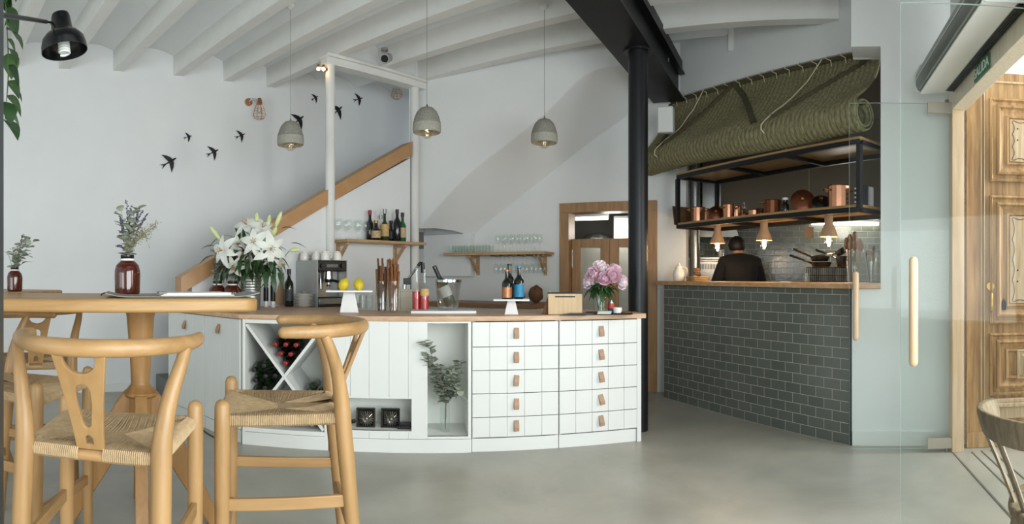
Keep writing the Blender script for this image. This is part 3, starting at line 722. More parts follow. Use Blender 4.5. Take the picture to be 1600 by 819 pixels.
    b.add([cor[0]+V(0,0,-.033),cor[1]+V(0,0,-.033),cor[2]+V(0,0,-.033),cor[3]+V(0,0,-.033)], [(3,2,1,0)])
    b.build('woven_seat', CORD, t)
    return t
st0 = make_stool(); gs = 'wishbone bar stools at the high tables'
st0.location = (-1.12,1.345,0); st0.rotation_euler = (0,0,math.radians(23)); st0['group'] = gs
st0['label'] = 'nearest wishbone bar stool, seen from behind in front of the high table'
dup(st0, (-.83,1.96,0), math.radians(114), 'wishbone bar stool seen from the side in front of the wine rack')
dup(st0, (-1.88,1.66,0), math.radians(-73.7), 'wishbone bar stool at the left end of the high table, behind the nearest stool')
dup(st0, (-2.42,2.20,0), math.radians(53), 'farthest wishbone bar stool, before the smaller table at the left edge')

# ---------------------------------------------------------------- high tables
def rrect(x0, x1, y0, y1, r, n=8):
    o = []
    for cx, cy, a in ((x1-r,y1-r,0),(x0+r,y1-r,PI/2),(x0+r,y0+r,PI),(x1-r,y0+r,1.5*PI)):
        o += [(cx+r*math.cos(a+PI/2*i/n), cy+r*math.sin(a+PI/2*i/n)) for i in range(n+1)]
    return o
def high_table(loc, rz, label, lx_, ly_, th, px_=0.0):
    t = thing('high_table', label, 'table', loc, rz)
    b = MB(); b.prism(rrect(-lx_,lx_,-ly_,ly_,.07), 1.12-th, 1.12); b.build('table_top', TABLEW, t, bevel=.012, seg=3)
    b = MB(); b.lathe([(.0,.50),(.062,.50),(.062,.628),(.075,.632),(.083,.642),(.082,.655),(.066,.668),(.048,.690),(.046,.70),(.050,.78),(.060,.92),(.068,1.02),(.071,1.03),(.071,1.12-th)], 32, (px_,0,0)); b.build('pedestal', HONEY_Z, t)
    for k in range(4):
        a = k*PI/2; c, s = math.cos(a), math.sin(a)
        b = MB(); b.M = Matrix.Translation((px_,0,0)) @ Matrix.Rotation(a,4,'Z')
        b.vprism([(.045,.650),(.085,.650),(.122,.600),(.40,0),(.335,0),(.045,.46)], -.03, .03); b.build('leg', HONEY_Z, t, bevel=.005)
    return t
te = unit(.786,.618); tc = V(-1.48,1.89,0) + V(-.618,.786,0)*.40 + V(te[0],te[1],0)*(-.10)
TB = high_table((tc.x,tc.y,0), rz_of(te), 'honey wood high table with a turned pedestal, nearest to the viewer', .655, .40, .058, .155)
te2 = unit(.97,.26); high_table((-3.22,2.30,0), rz_of(te2), 'second high table partly seen at the left edge behind the stools', .60, .35, .035)

# ---------------------------------------------------------------- weathered chair at the right edge
ch = thing('spindle_back_chair', 'weathered grey wooden chair with a curved back rail at the right edge', 'chair', (1.655,1.12,0), math.radians(10))
b = MB(); prof = []
arcp = [(.315*math.cos(a), .315*math.sin(a)) for a in [math.radians(90 + 180*i/24) for i in range(25)]]
vs = []; n_ = len(arcp)
for i, (x, y) in enumerate(arcp):
    d_ = V(x,y,0).normalized(); e = math.sin(PI*i/(n_-1)); hh = .040 + .009*e
    zc = .722 + .012*e
    for dr_, dz in ((-.011,-hh),(.011,-hh*.9),(.016,hh*.6),(.010,hh),(-.008,hh*.95),(-.014,0)):
        vs.append(V(x,y,zc) + d_*(dr_ + dz*.22) + V(0,0,dz))
fs = [(i*6+j, i*6+(j+1)%6, i*6+6+(j+1)%6, i*6+6+j) for i in range(n_-1) for j in range(6)] + [tuple(range(6)), tuple(range((n_-1)*6, n_*6))]
b.add(vs, fs); b.build('back_rail', GREYW, ch, bevel=.004, seg=3, ang=50)
for k in range(7):
    a = math.radians(102 + 156*k/6); b = MB()
    b.tube(smooth_path([(.205*math.cos(a),.205*math.sin(a),.44),(.25*math.cos(a),.25*math.sin(a),.56),(.305*math.cos(a),.305*math.sin(a),.69)],4), .0105, 8, ell=(1.35,.8)); b.build('spindle', GREYW, ch)
b = MB(); b.prism([(.24*math.cos(2*PI*i/32)*(1.0 if math.cos(2*PI*i/32) < 0 else .95), .225*math.sin(2*PI*i/32)) for i in range(32)], .415, .452); b.build('seat', GREYW, ch, bevel=.01, seg=3)
for sx in (-1,1):
    for sy in (-1,1):
        b = MB(); b.tube([(sx*.15,sy*.14,.425),(sx*.18,sy*.165,.2),(sx*.21,sy*.19,0)], [.019,.017,.013], 10); b.build('leg', GREYW, ch)

# ---------------------------------------------------------------- dark post, reading lamp, plant at the left edge
b = MB(); c_ = spot(-36,430,1.2); b.M = frame((c_.x,c_.y), unit(.81,.59)); b.box(-.048,.048,-.04,.04,0,3.44); structure(b.build('trim_7', DARKP, bevel=.004), 'dark grey steel post at the left edge')
lp = spot(97,47,2.02); base_ = spot(-10,22,1.27)
lamp = thing('arm_lamp', 'black arm lamp with a bell shade and spiral bulb, top left', 'lamp', lp)
ax = V(.10,.06,-1).normalized(); Q = V(0,0,-1).rotation_difference(ax).to_matrix().to_4x4()
b = MB(); b.M = Q @ Matrix.Scale(.72,4,V(0,0,1)); b.lathe([(0,.085),(.018,.085),(.030,.078),(.034,.06),(.038,.0),(.043,-.008),(.060,-.022),(.074,-.045),(.080,-.075),(.0815,-.105),(.079,-.105),(.077,-.075),(.071,-.047),(.056,-.025),(.02,-.012),(0,-.012)], 36); b.build('lamp_shade', BLACKB, lamp)
b = MB(); b.M = Q @ Matrix.Scale(.85,4,V(0,0,1))
b.lathe([(0,-.012),(.020,-.012),(.020,-.048),(.014,-.05),(0,-.05)], 20)
pts_ = [V(.0165*math.cos(a),.0165*math.sin(a), -.05 - .05*a/(2*PI*4.5)) for a in [2*PI*4.5*i/100 for i in range(101)]]
b.tube(pts_, .0052, 8, round_ends=True); b.build('spiral_bulb', PLASTW, lamp)
rel = base_ - lp; jt = Q.to_3x3() @ V(-.023,-.023,.030)
b = MB(); b.tube([rel, jt + (rel-jt)*.14], .0062, 10); b.build('arm', BLACKM, lamp)
b = MB(); b.tube([jt + (rel-jt)*.14, jt], .0045, 10); b.ball(jt, .009, 10, 8); b.build('joint', CHROME, lamp)
b = MB(); b.ball(rel, .022, 14, 10); b.tube([rel, rel + V(-.02,-.05,0)], .012, 10); b.build('clamp', BLACKM, lamp)
hp = spot(-26,20,2.6); plant = thing('hanging_plant', 'trailing green plant hanging at the top left edge', 'plant', hp)
b = MB(); b.lathe([(.0,-.02),(.06,-.02),(.09,.10),(.094,.10),(.088,.09),(0,.09)], 24); b.build('pot', CERAM, plant)
for s in range(3):
    b = MB(); a = 2*PI*s/3; b.tube([(.09*math.cos(a),.09*math.sin(a),.1),(0,0,.45)], .002, 5); b.build('hanger_cord', PAPER, plant)
b = MB(); b.tube([(0,0,.45),(0,0,3.45-hp.z)], .002, 5); b.build('hanger_cord', PAPER, plant)
for k in range(7):
    a = 2*PI*k/7 + .4; dr_ = V(math.cos(a),math.sin(a),0); L = .50 - .07*(k%3)
    path = smooth_path([V(0,0,.09)+dr_*.05, V(0,0,.11)+dr_*.10, V(0,0,-.1)+dr_*.12, V(0,0,-L*.6)+dr_*.125, V(0,0,-L)+dr_*.11], 5)
    b = MB(); b.tube(path, .002, 5); st = b.build('vine', LEAFM, plant); b = MB()
    for i in range(2, len(path), 2):
        o_ = (dr_ + V(random.uniform(-.8,.8),random.uniform(-.8,.8),-.5)).normalized()
        b.blade(path[i], o_, V(o_.x*.7,o_.y*.7,1), random.uniform(.08,.12), random.uniform(.065,.09), bend=.7, cup=.15, n=6, tip=.03, wide=.36)
    b.build('leaves', LEAFM if k%3 else LEAFD, st)
# ---------------------------------------------------------------- things on the bar
def on_top(px, d, z=ZT, e=.001): p = spot(px, Y0, d); return V(p.x, p.y, z + e)
def face(px, extra=0.0): return -bearing(px) + extra            # turn a thing towards the viewer
def flower_stem(b, a, c, r=.003): b.tube(smooth_path([a, a.lerp(c,.5) + V(0,0,.02), c], 4), r, 6)
# lilies in the ribbed bucket
bp = on_top(392, 4.74); prof = [(.074,0),(.076,.004)]
for i in range(11): z = .02 + i*.0225; r = .077 + .0075*i/11; prof += [(r,z),(r+.0035,z+.007),(r,z+.014)]
prof += [(.088,.268),(.092,.272),(.090,.278),(.085,.275),(.078,.03),(0,.02)]
tag(MB().lathe(prof, 40).build('metal_bucket', ZINC, loc=bp), 'ribbed galvanised metal bucket holding the white lilies', 'bucket')
lil = thing('lily_bouquet', 'big bouquet of white lilies and buds in the ribbed metal bucket', 'flowers', bp + V(0,0,.03))
def lily(parent, c, d, size):
    d = d.normalized(); u = d.orthogonal().normalized(); w_ = d.cross(u); b = MB()
    for ring in (0,1):
        for k in range(3):
            a = 2*PI*(k/3 + ring/6); o_ = u*math.cos(a) + w_*math.sin(a)
            b.blade(c - d*size*.12, d*.62 + o_*.85, d*.9 - o_*.5, size*(1.0 if ring else .95), size*(.56 if ring else .46), bend=.95, cup=.22, n=8, tip=.03, wide=.46)
    f_ = b.build('lily_flower', PETAL, parent)
    b = MB()
    for k in range(6):
        a = 2*PI*k/6; o_ = u*math.cos(a) + w_*math.sin(a); e = c + d*size*.42 + o_*size*.15
        b.tube([c, e], .0015, 4); b.tube([e - o_*.008, e + o_*.008], .0025, 5)
    b.build('stamens', STAMEN, f_)
def bud(parent, c, d, L):
    d = d.normalized(); b = MB(); q = V(0,0,1).rotation_difference(d).to_matrix().to_4x4(); b.M = Matrix.Translation(c) @ q
    b.lathe([(0,0),(.010,.004),(.019,L*.3),(.021,L*.55),(.015,L*.82),(.006,L*.97),(0,L)], 10); return b.build('lily_bud', BUD, parent)
RL = Matrix.Rotation(face(392),4,'Z').to_3x3()
def lpx(px, py, dep=0.0):                                        # offset from the bucket mouth, facing axes
    return RL @ V((px-392)*4.74/F, dep, (Y0-py)/F*4.74 + EYE - (ZT+.031))
mouth = V(0,0,.22)
flw = [(350,393,-.20,(-.7,-.8,.05),.135),(372,384,-.10,(.1,-1,.3),.10),(398,381,-.22,(-.3,-1,.2),.13),(421,391,-.22,(.35,-1,-.05),.145),(428,398,-.12,(.9,-.6,-.2),.12),(385,352,-.02,(-.35,-.7,.7),.13),(410,357,-.06,(.25,-.8,.55),.125),
       (367,417,-.17,(-.3,-1,-.5),.10),(438,412,-.1,(.8,-.6,-.6),.09)]
b = MB()
for px, py, dp, d_, sz in flw: c_ = lpx(px,py,dp); flower_stem(b, V(random.uniform(-.03,.03),random.uniform(-.03,.03),.02), c_ - V(*d_).normalized()*.02)
buds = [(345,366,-.12,(-.55,-.2,.75),.135),(430,346,-.06,(.35,-.1,.9),.14),(419,344,.0,(.15,0,1),.10),(401,340,0,(.02,0,1),.095),(424,362,-.16,(.3,-.6,.7),.10),(452,382,-.05,(.9,-.2,.1),.09),(392,343,.05,(-.2,.1,1),.08)]
for px, py, dp, d_, L in buds: c_ = lpx(px,py+10,dp); flower_stem(b, V(random.uniform(-.03,.03),random.uniform(-.03,.03),.02), c_)
b.build('stems', LEAFM, lil)
for px, py, dp, d_, sz in flw: lily(lil, lpx(px,py,dp), RL @ V(*d_), sz*.93)
for px, py, dp, d_, L in buds: bud(lil, lpx(px,py+10,dp), RL @ V(*d_), L)
b = MB()
for i in range(170):
    a = random.uniform(0,2*PI); el = random.uniform(-.35,1.25); r = random.uniform(.10,.25)
    dr_ = V(math.cos(a)*math.cos(el), math.sin(a)*math.cos(el), math.sin(el))
    c_ = V(0,0,.33) + V(dr_.x*r*1.1, dr_.y*r, dr_.z*r*.85 + .03)
    b.blade(c_, dr_*.9 + V(random.uniform(-.5,.5),random.uniform(-.5,.5),random.uniform(-.5,.3)), V(0,0,1), random.uniform(.09,.15), random.uniform(.028,.042), bend=.7, cup=.2, n=5, tip=.02)
for i in range(46):
    a = random.uniform(0,2*PI); r = random.uniform(.02,.09); o_ = V(math.cos(a),math.sin(a),random.uniform(-.3,.7)); b.blade(V(r*math.cos(a),r*math.sin(a),random.uniform(.25,.36)), o_, V(0,0,1), random.uniform(.10,.15), random.uniform(.035,.05), bend=.8, cup=.2, n=5, tip=.02)
for px, py, dp, d_, L in ((424,428,-.2,(.15,-.6,-.8),.15),(415,425,-.2,(-.1,-.7,-.8),.14),(433,426,-.17,(.4,-.5,-.7),.13),(335,400,-.1,(-.9,-.3,-.1),.13),(337,385,-.05,(-.9,-.1,.2),.12),(455,380,0,(1,0,.1),.14),(440,357,0,(.9,0,.35),.12),(343,372,0,(-.8,0,-.3),.12)):
    b.blade(lpx(px,py,dp), RL @ V(*d_), V(0,-.3,1), L, .045, bend=.5, cup=.2, n=6, tip=.02)
b.build('leaves', LEAFD, lil)
# amber jars with dried stems -------------------------------------------------
def amber_jar(loc, s, label, name='amber_jar'):
    t = thing(name, label, 'jar', loc)
    b = MB(); b.lathe([(0,.002),(.052*s,0),(.060*s,.008*s),(.062*s,.09*s),(.0615*s,.115*s),(.055*s,.140*s),(.038*s,.158*s),(.030*s,.163*s),(.030*s,.178*s)], 36); b.build('jar_body', AMBER, t)
    b = MB(); b.lathe([(.0305*s,.162*s),(.0325*s,.164*s),(.0325*s,.171*s),(.0305*s,.172*s)], 32); b.build('twine', PAPER, t)
    b = MB(); b.lathe([(.031*s,.173*s),(.0325*s,.175*s),(.0325*s,.188*s),(.0305*s,.190*s),(.027*s,.188*s),(.027*s,.15*s)], 32); b.build('neck_ring', BLACKB, t)
    return t
# jar on the near table: px 179-219, y 400-460
jp = on_top(199, 2.92, 1.12); js = 1.06; amber_jar(jp, js, 'amber glass jar with dried lavender on the near high table')
def dried_bunch(base, px0, d0, H0_, label, spec, name='dried_bouquet', yref=460, zref=1.121):
    t = thing(name, label, 'dried flowers', base); rot = Matrix.Rotation(face(px0),4,'Z').to_3x3()
    off = lambda px, py, dp: rot @ V((px-px0)*d0/F, dp, (yref-py)/F*d0)
    for kind, px, py, dp in spec:
        e = off(px,py,dp); nk = V(random.uniform(-.012,.012),random.uniform(-.012,.012),H0_); m_ = nk.lerp(e,.5) + V(0,0,.02)
        if kind == 'lav':
            b = MB(); pth = smooth_path([nk - V(0,0,.12), nk, m_, e], 5); b.tube(pth, .0012, 5); st = b.build('lavender_stem', DRIED, t); b = MB()
            for i in range(16):
                f_ = 1 - i*.030; k = f_*(len(pth)-1); q_ = pth[int(k)].lerp(pth[min(len(pth)-1,int(k)+1)], k-int(k))
                if i % 3 == 2 and i > 8: continue
                for _ in range(3): b.ball(q_ + V(random.uniform(-.006,.006),random.uniform(-.006,.006),random.uniform(-.004,.004)), random.uniform(.0026,.0042), 6, 4)
            b.build('buds', LAV, st)
        elif kind == 'euc': sprig(t, [nk - V(0,0,.1), nk, m_, e], EUCA, DRIED, .05, .042, .024, rs=.002)
        elif kind == 'wax':
            b = MB(); pth = smooth_path([nk - V(0,0,.1), nk, m_, e], 5); b.tube(pth, .0012, 5); st = b.build('grass_stem', DRIED, t); b = MB()
            for i in range(46):
                f_ = random.uniform(.45,1); k = f_*(len(pth)-1); q_ = pth[int(k)].lerp(pth[min(len(pth)-1,int(k)+1)], k-int(k)); r_ = .03*(1.1-abs(f_-.75)*2)
                c_ = q_ + V(random.gauss(0,r_*.6),random.gauss(0,r_*.6),random.gauss(0,r_*.6)); b.tube([q_, c_], .0006, 3, caps=False); b.ball(c_, random.uniform(.002,.0035), 5, 4)
            b.build('seed_heads', DRIED, st)
        else:
            b = MB(); d_ = (e - nk).normalized(); b.tube([nk, e], .0015, 5); b.blade(e - d_*.02, d_, V(0,0,1), .07, .04, bend=.5, n=6, tip=.03); b.build('leaf', LEAFD, t)
    return t
dried_bunch(jp + V(0,0,.0), 199, 2.92, .19*js, 'dried lavender, eucalyptus and grasses in the near table jar',
  [('lav',198,313,0),('lav',190,345,-.02),('lav',188,338,.0),('lav',205,322,.02),('lav',222,330,.0),('lav',226,340,.02),('lav',229,335,-.02),('lav',203,345,.03),('lav',219,322,.03),
   ('euc',190,330,-.02),('euc',206,332,0),('euc',214,322,.01),('euc',212,345,-.03),('euc',203,352,.02),('wax',240,355,0),('wax',247,345,.02),('wax',232,365,.02),('wax',244,352,-.02),('wax',215,372,-.03),('lav',183,384,0),('wax',222,360,.0)])
# jar on the far table at the left edge: px 12-35, y 420-453
jp2 = on_top(23, 3.55, 1.12); amber_jar(jp2, .78, 'small dark amber jar with greenery on the far left high table')
dried_bunch(jp2, 23, 3.55, .145, 'greenery and dried sprigs in the jar on the far left table',
  [('euc',40,372,0),('euc',52,376,.0),('euc',47,395,-.02),('lav',36,366,0),('lav',46,370,.02),('wax',33,378,0),('wax',28,384,.02),('leaf',38,408,-.03),('leaf',14,398,0),('euc',20,385,.02),('euc',30,392,.03)], yref=453.5)
# two small amber jars beside the bucket: px 336-372, y 435-468
for px, d, s, lb, sp_ in ((340,4.80,1.22,'small amber jar left of the metal bucket',[('euc',336,395,0),('euc',342,400,0),('euc',349,405,.02),('lav',334,408,0),('wax',346,398,0)]),(363,4.72,1.22,'small amber jar touching the metal bucket on its left',[('euc',356,404,0),('lav',362,412,.0),('euc',366,416,0),('wax',360,408,0)])):
    q = on_top(px, d); amber_jar(q, s, lb); dried_bunch(q, px, d, .18*s, 'small dried sprigs in the ' + lb, sp_, yref=430+(EYE-ZT)*F/d)
# mills, wine bottle, board, plates -----------------------------------------
def bottle(name, label, loc, r, h, body, cap=None, lab=None, labz=(.2,.5), cat='bottle', neck=.014, sh=.6, group=None, fill=None, capz=.86, rz=0.0):
    t = thing(name, label, cat, loc, rz, group); b = MB(); b.lathe(bottle_prof(r, h, neck, sh), 28); b.build('bottle_glass', body, t)
    if cap: MB().lathe([(neck*1.3,h*capz),(neck*1.3,h*1.004),(0,h*1.006)], 20).build('cap', cap, t)
    if lab: MB().lathe([(r*1.012,h*labz[0]),(r*1.012,h*labz[1])], 28).build('paper_label', lab, t)
    if fill: MB().lathe([(0,.006),(r*.93,.006),(r*.93,h*fill),(0,h*fill)], 24).build('liquid', PINKRED, t)
    return t
PINKRED = mat('red_liqueur','b02a2c',.15,coat=.3)
LABW = mat('white_label','d9d7d0',.7,var=.08,scale=40); LABY = mat('yellow_label','c9a86a',.6,var=.35,scale=45); LABC = mat('copper_label','b57a52',.35,metal=.4,var=.35,scale=60); LABB = mat('blue_label','1d84ad',.45,var=.3,scale=60); LABG = mat('cream_gold_label','bfa47a',.6,var=.3,scale=50); LABD = mat('dark_label','3a3b40',.6,var=.4,scale=60)
def mill(px, label, d=5.02, h=.205):
    t = thing('pepper_mill', label, 'pepper mill', on_top(px, d))
    MB().lathe([(0,0),(.022,0),(.022,.005),(.021,.055),(.021,.056)], 20).build('glass_base', GLASSW, t)
    MB().lathe([(0,.003),(.019,.003),(.019,.05),(0,.05)], 16).build('salt', PAPER, t)
    MB().lathe([(.022,.056),(.0225,.06),(.0225,h-.035),(.018,h-.03),(.018,h-.02),(.022,h-.016),(.022,h-.004),(.018,h),(0,h)], 20).build('mill_body', BLACKP, t)
mill(415.5, 'left one of two slim black pepper mills beside the bucket'); mill(426.5, 'right one of two slim black pepper mills beside the bucket', 5.0, .225)
q = on_top(434, 5.32); b = MB(); b.M = Matrix.Rotation(math.radians(-9),4,'X'); b.box(-.06,.06,0,.018,0.012,.31); tag(b.build('cutting_board', BEECH_Z, loc=q, rz=face(434), bevel=.006), 'wooden cutting board leaning upright behind the pepper mills', 'cutting board')
bottle('wine_bottle','dark wine bottle with a pale label standing left of the plate stack', on_top(451.5,5.15), .041,.335, WINE, BLACKCAP, LABD, (.16,.46))
for i in range(9):
    b = MB(); b.lathe([(0,0),(.045,0),(.05,.004),(.083,.012),(.088,.0145),(.086,.016),(.05,.007),(0,.006)], 36)
    tag(b.build('saucer_plate', CERAM, loc=on_top(475,5.1, ZT + i*.0125)), 'white plate, %s of the stack beside the espresso machine' % ('lowest','second from below','third from below','fourth from below','middle','fourth from above','third from above','second from above','topmost')[i], 'plate', 'stacked white plates on the bar')
tag(MB().lathe([(0,0),(.022,0),(.03,.02),(.028,.022),(.02,.004),(0,.004)],24).build('dark_bowl', GREYP, loc=on_top(475,5.1, ZT+9*.0125+.006)), 'small grey bowl on top of the white plate stack', 'bowl')
# espresso machine ------------------------------------------------------------
em = thing('espresso_machine', 'steel and black espresso machine at the back of the bar', 'coffee machine', on_top(503, 5.32), face(503, math.radians(30)))
SIDEP = mat('light_grey_panel','b9bcbb',.35,metal=.4)
b = MB(); b.box(-.15,.15,-.04,.20,.02,.41); b.build('body', STEEL, em, bevel=.006)
b = MB(); b.box(-.158,-.151,-.19,.21,.0,.415); b.build('side_panel', SIDEP, em, bevel=.002); b = MB(); b.box(.151,.158,-.19,.21,.0,.415); b.build('side_panel', SIDEP, em, bevel=.002)
b = MB(); b.box(-.15,.15,-.185,-.04,.315,.412); b.build('control_head', BLACKP, em, bevel=.008)
b = MB(); b.box(-.06,.06,-.189,-.185,.352,.378); b.build('display', mat('dim_display','6a6d6c',.3,var=.5,scale=80), em)
for x in (-.105,.105): MB().cyl((x,-.185,.365),(x,-.205,.365),.024,.021,18).build('knob', BLACKP, em)
b = MB(); b.cyl((0,-.12,.315),(0,-.12,.275),.036,.036,24); b.cyl((0,-.12,.275),(0,-.12,.245),.041,.041,24); b.build('group_head', CHROME, em)
b = MB(); b.cyl((0,-.12,.245),(0,-.12,.215),.038,.034,24); b.tube([(0,-.155,.235),(.0,-.2,.232),(0,-.29,.222)], [.010,.013,.012], 12, round_ends=True); pf = b.build('portafilter', BLACKP, em)
b = MB(); b.tube([(0,-.12,.215),(0,-.12,.19),(-.02,-.12,.18)], .007, 8); b.tube([(0,-.12,.2),(.02,-.12,.18)], .007, 8); b.build('spout', CHROME, pf)
b = MB(); b.tube(smooth_path([(-.12,-.15,.32),(-.125,-.19,.28),(-.125,-.2,.16)],5), .0055, 8); b.build('steam_wand', CHROME, em)
b = MB(); b.box(-.15,.15,-.21,.2,.0,.02); b.build('foot_plate', BLACKP, em, bevel=.003); b = MB(); b.box(-.148,.148,-.205,-.04,.02,.075); b.build('drip_tray', STEEL, em, bevel=.004)
b = MB(); b.box(-.14,.14,-.20,-.045,.075,.079); [b.box(-.138+i*.02,-.130+i*.02,-.198,-.047,.079,.082) for i in range(14)]; b.build('drip_grille', BLACKP, em)
RE = Matrix.Rotation(face(503, math.radians(30)),4,'Z').to_3x3(); ep = on_top(503,5.32)
cup0 = None
for i, (x, y) in enumerate(((-.12,.12),(-.06,.0),(.0,.11),(.06,.0),(.115,.10),(-.02,-.09),(.11,-.09))):
    loc = ep + RE @ V(x,y,.4155); lb = 'white espresso cup turned upside down, %s on the coffee machine' % ('back left','second from left','middle of the back row','second from right in front','back right','front left','front right')[i]
    if cup0 is None:
        cup0 = thing('espresso_cup', lb, 'cup', loc, .4, 'white cups on the coffee machine')
        MB().lathe([(.042,0),(.043,.002),(.041,.04),(.034,.070),(.024,.076),(.024,.083),(.020,.083),(.019,.077),(0,.076)], 24).build('cup_body', CERAM, cup0)
        MB().tube(smooth_path([(.041,0,.026),(.060,0,.028),(.060,0,.054),(.037,0,.060)],5), .004, 8).build('cup_handle', CERAM, cup0)
    else: dup(cup0, loc, i*1.3, lb)
# white pedestal stands -------------------------------------------------------
def stand(px, d, pw, h, fb, ft, label):
    t = thing('pedestal_stand', label, 'serving stand', on_top(px,d), face(px))
    b = MB(); vs = [(sx*q,sy*q,z) for q, z in ((fb/2,0),(ft/2,h-.014)) for sx, sy in ((-1,-1),(1,-1),(1,1),(-1,1))]
    b.add(vs, [(3,2,1,0),(4,5,6,7),(0,1,5,4),(1,2,6,5),(2,3,7,6),(3,0,4,7)]); b.build('pedestal', MARBLE, t, bevel=.004)
    b = MB(); b.box(-pw/2,pw/2,-pw*.4,pw*.4,h-.014,h); b.build('top_plate', MARBLE, t, bevel=.004)
stand(545.5, 4.37, .345, .168, .142, .085, 'white pedestal stand carrying two lemons')
stand(799, 4.14, .255, .112, .100, .055, 'white pedestal stand carrying beer bottles')
for px, lb, a in ((537,'left lemon on the white pedestal stand',.3),(560.5,'right lemon on the white pedestal stand',2.2)):
    b = MB(); b.M = Matrix.Rotation(.4,4,'Y'); b.lathe([(0,-.052),(.008,-.05),(.013,-.044),(.033,-.028),(.040,0),(.033,.028),(.012,.045),(.006,.051),(0,.053)], 24); q = on_top(px,4.33, ZT+.168)
    tag(b.build('lemon', YELLOW, loc=q + V(0,0,.042), rz=a), lb, 'lemon', 'lemons on the white stand')
def tumbler(loc, r, h, label, group=None, m=GLASSW):
    return tag(MB().lathe([(0,.004),(r*.82,0),(r*.84,.004),(r,h),(r*.94,h),(r*.8,.008),(0,.009)], 24).build('water_glass', m, loc=loc), label, 'glass', group)
for i, (px, d, lb) in enumerate(((567,4.75,'water glass behind the right lemon stand edge'),(577,4.85,'water glass nearest to the left stick jar'),(558,4.95,'water glass between lemon stand and coffee machine'))): tumbler(on_top(px,d), .036, .115, lb, 'water glasses behind the lemons')
# jars of bark sticks -----------------------------------------------------------
for px, d, lb, n in ((597,4.42,'left glass jar filled with dark bark sticks',20),(615,4.36,'right glass jar filled with light bark sticks',22)):
    q = on_top(px,d); tag(MB().lathe([(0,.003),(.05,0),(.056,.006),(.056,.18),(.048,.205),(.046,.212),(.046,.235),(.043,.235),(.044,.20),(.052,.18),(.052,.01),(0,.008)], 30).build('glass_jar', GLASSW, loc=q), lb, 'jar', 'jars of sticks')
    t = thing('bark_sticks', 'bundle of bark sticks in the ' + lb.split(' filled')[0], 'sticks', q + V(0,0,.009))
    for k in range(n):
        a = 2*PI*k/n + random.uniform(-.2,.2); r = .034*math.sqrt((k%4+.6)/4); L = random.uniform(.25,.41)
        p0 = V(r*.8*math.cos(a), r*.8*math.sin(a), .0); p1 = V(r*1.45*math.cos(a+.4), r*1.45*math.sin(a+.4), L)
        m1 = p0.lerp(p1,.5) + V(random.uniform(-.004,.004),random.uniform(-.004,.004),0)
        MB().tube(smooth_path([p0,m1,p1],4), random.uniform(.006,.0095), 7).build('stick', BARK if px > 600 else BROWN, t)
# faucet, box, bottles, bucket on the marble board
q = on_top(632,4.95); t = thing('spring_faucet', 'black and steel swivel faucet behind the stick jars', 'faucet', q, face(632))
MB().lathe([(.03,0),(.03,.006),(.02,.012),(.017,.05),(.017,.2)], 20).build('faucet_base', CHROME, t)
MB().tube(smooth_path([(0,0,.19),(.02,-.01,.23),(.07,-.02,.30),(.12,-.03,.365)],6), .011, 10).build('faucet_arm', STEEL, t)
b = MB(); b.tube([(.115,-.03,.36),(.135,-.033,.385),(.155,-.035,.38)], .014, 10); b.tube([(.155,-.035,.385),(.158,-.036,.30)], [.016,.019], 12); b.build('spray_head', BLACKP, t)
b = MB(); b.box(-.01,.05,-.045,.01,.20,.255); b.build('valve_block', BLACKP, t, bevel=.005)
b = MB(); b.box(-.062,.062,-.05,.05,0,.15); b.box(-.066,.066,-.054,.054,.15,.165); tag(b.build('storage_box', mat('cream_box','cfc7b4',.6), loc=on_top(637,4.72), rz=face(637), bevel=.004), 'cream coloured box behind the red bottles', 'box')
q = on_top(693,4.26); tag(MB().box(-.238,.238,-.10,.10,0,.022).build('marble_board', MARBLE, loc=q, rz=face(693), bevel=.005), 'white marble board under the ice bucket and red bottles', 'serving board')
zm = ZT + .0235
bottle('liqueur_bottle','clear bottle half full of red liqueur, left on the marble board', on_top(651,4.27,zm), .034,.31, GLASSW, None, None, fill=.44, sh=.5, neck=.015)
bottle('liqueur_bottle','red liqueur bottle with a yellow label, next to the ice bucket', on_top(663.5,4.24,zm), .033,.30, GLASSW, None, LABY, (.36,.52), fill=.34, sh=.5, neck=.015)
q = on_top(700,4.26,zm); ib = thing('ice_bucket', 'shiny clear ice bucket on the marble board', 'ice bucket', q)
MB().lathe([(0,.004),(.070,0),(.074,.006),(.098,.215),(.102,.22),(.098,.223),(.094,.215),(.069,.012),(0,.012)], 40).build('bucket_body', glass('tinted_acrylic','f3f5f5',refl=.8,fac=.4), ib)
MB().lathe([(.0985,.205),(.103,.207),(.103,.224),(.097,.225),(.0955,.207)], 40).build('rim', CHROME, ib)
t = thing('champagne_bottle','green bottle with white label leaning in the ice bucket','bottle', q + V(0,0,.020), face(700))
for nm, pr, m_ in (('bottle_glass', bottle_prof(.041,.315,.0145,.55), WINEG),('foil', [(.0165,.215),(.0155,.25),(.0165,.316),(0,.318)], BLACKCAP),('paper_label', [(.0418,.07),(.0418,.15)], LABW)):
    b = MB(); b.M = Matrix.Translation((.026,-.012,.017)) @ Matrix.Rotation(math.radians(-24),4,'Y'); b.lathe(pr, 28); b.build(nm, m_, t)
# beer bottles
zb_ = ZT + .1125
bottle('beer_bottle','brown beer bottle with a copper label on the white stand', on_top(792,4.10,zb_), .036,.205, WINE, mat('copper_cap','b06a44',.35,metal=.6), LABC, (.04,.40), neck=.013, sh=.55, capz=.95)
bottle('beer_bottle','dark beer bottle standing behind the copper labelled one', on_top(796,4.20,zb_), .035,.25, WINE, BLACKCAP, LABD, (.1,.4), neck=.013, sh=.55, capz=.95)
bottle('beer_bottle','brown beer bottle with a blue label and blue cap', on_top(811,4.12,zb_), .036,.232, WINE, mat('blue_cap','2a86b8',.35), LABB, (.06,.44), neck=.013, sh=.55, capz=.95)
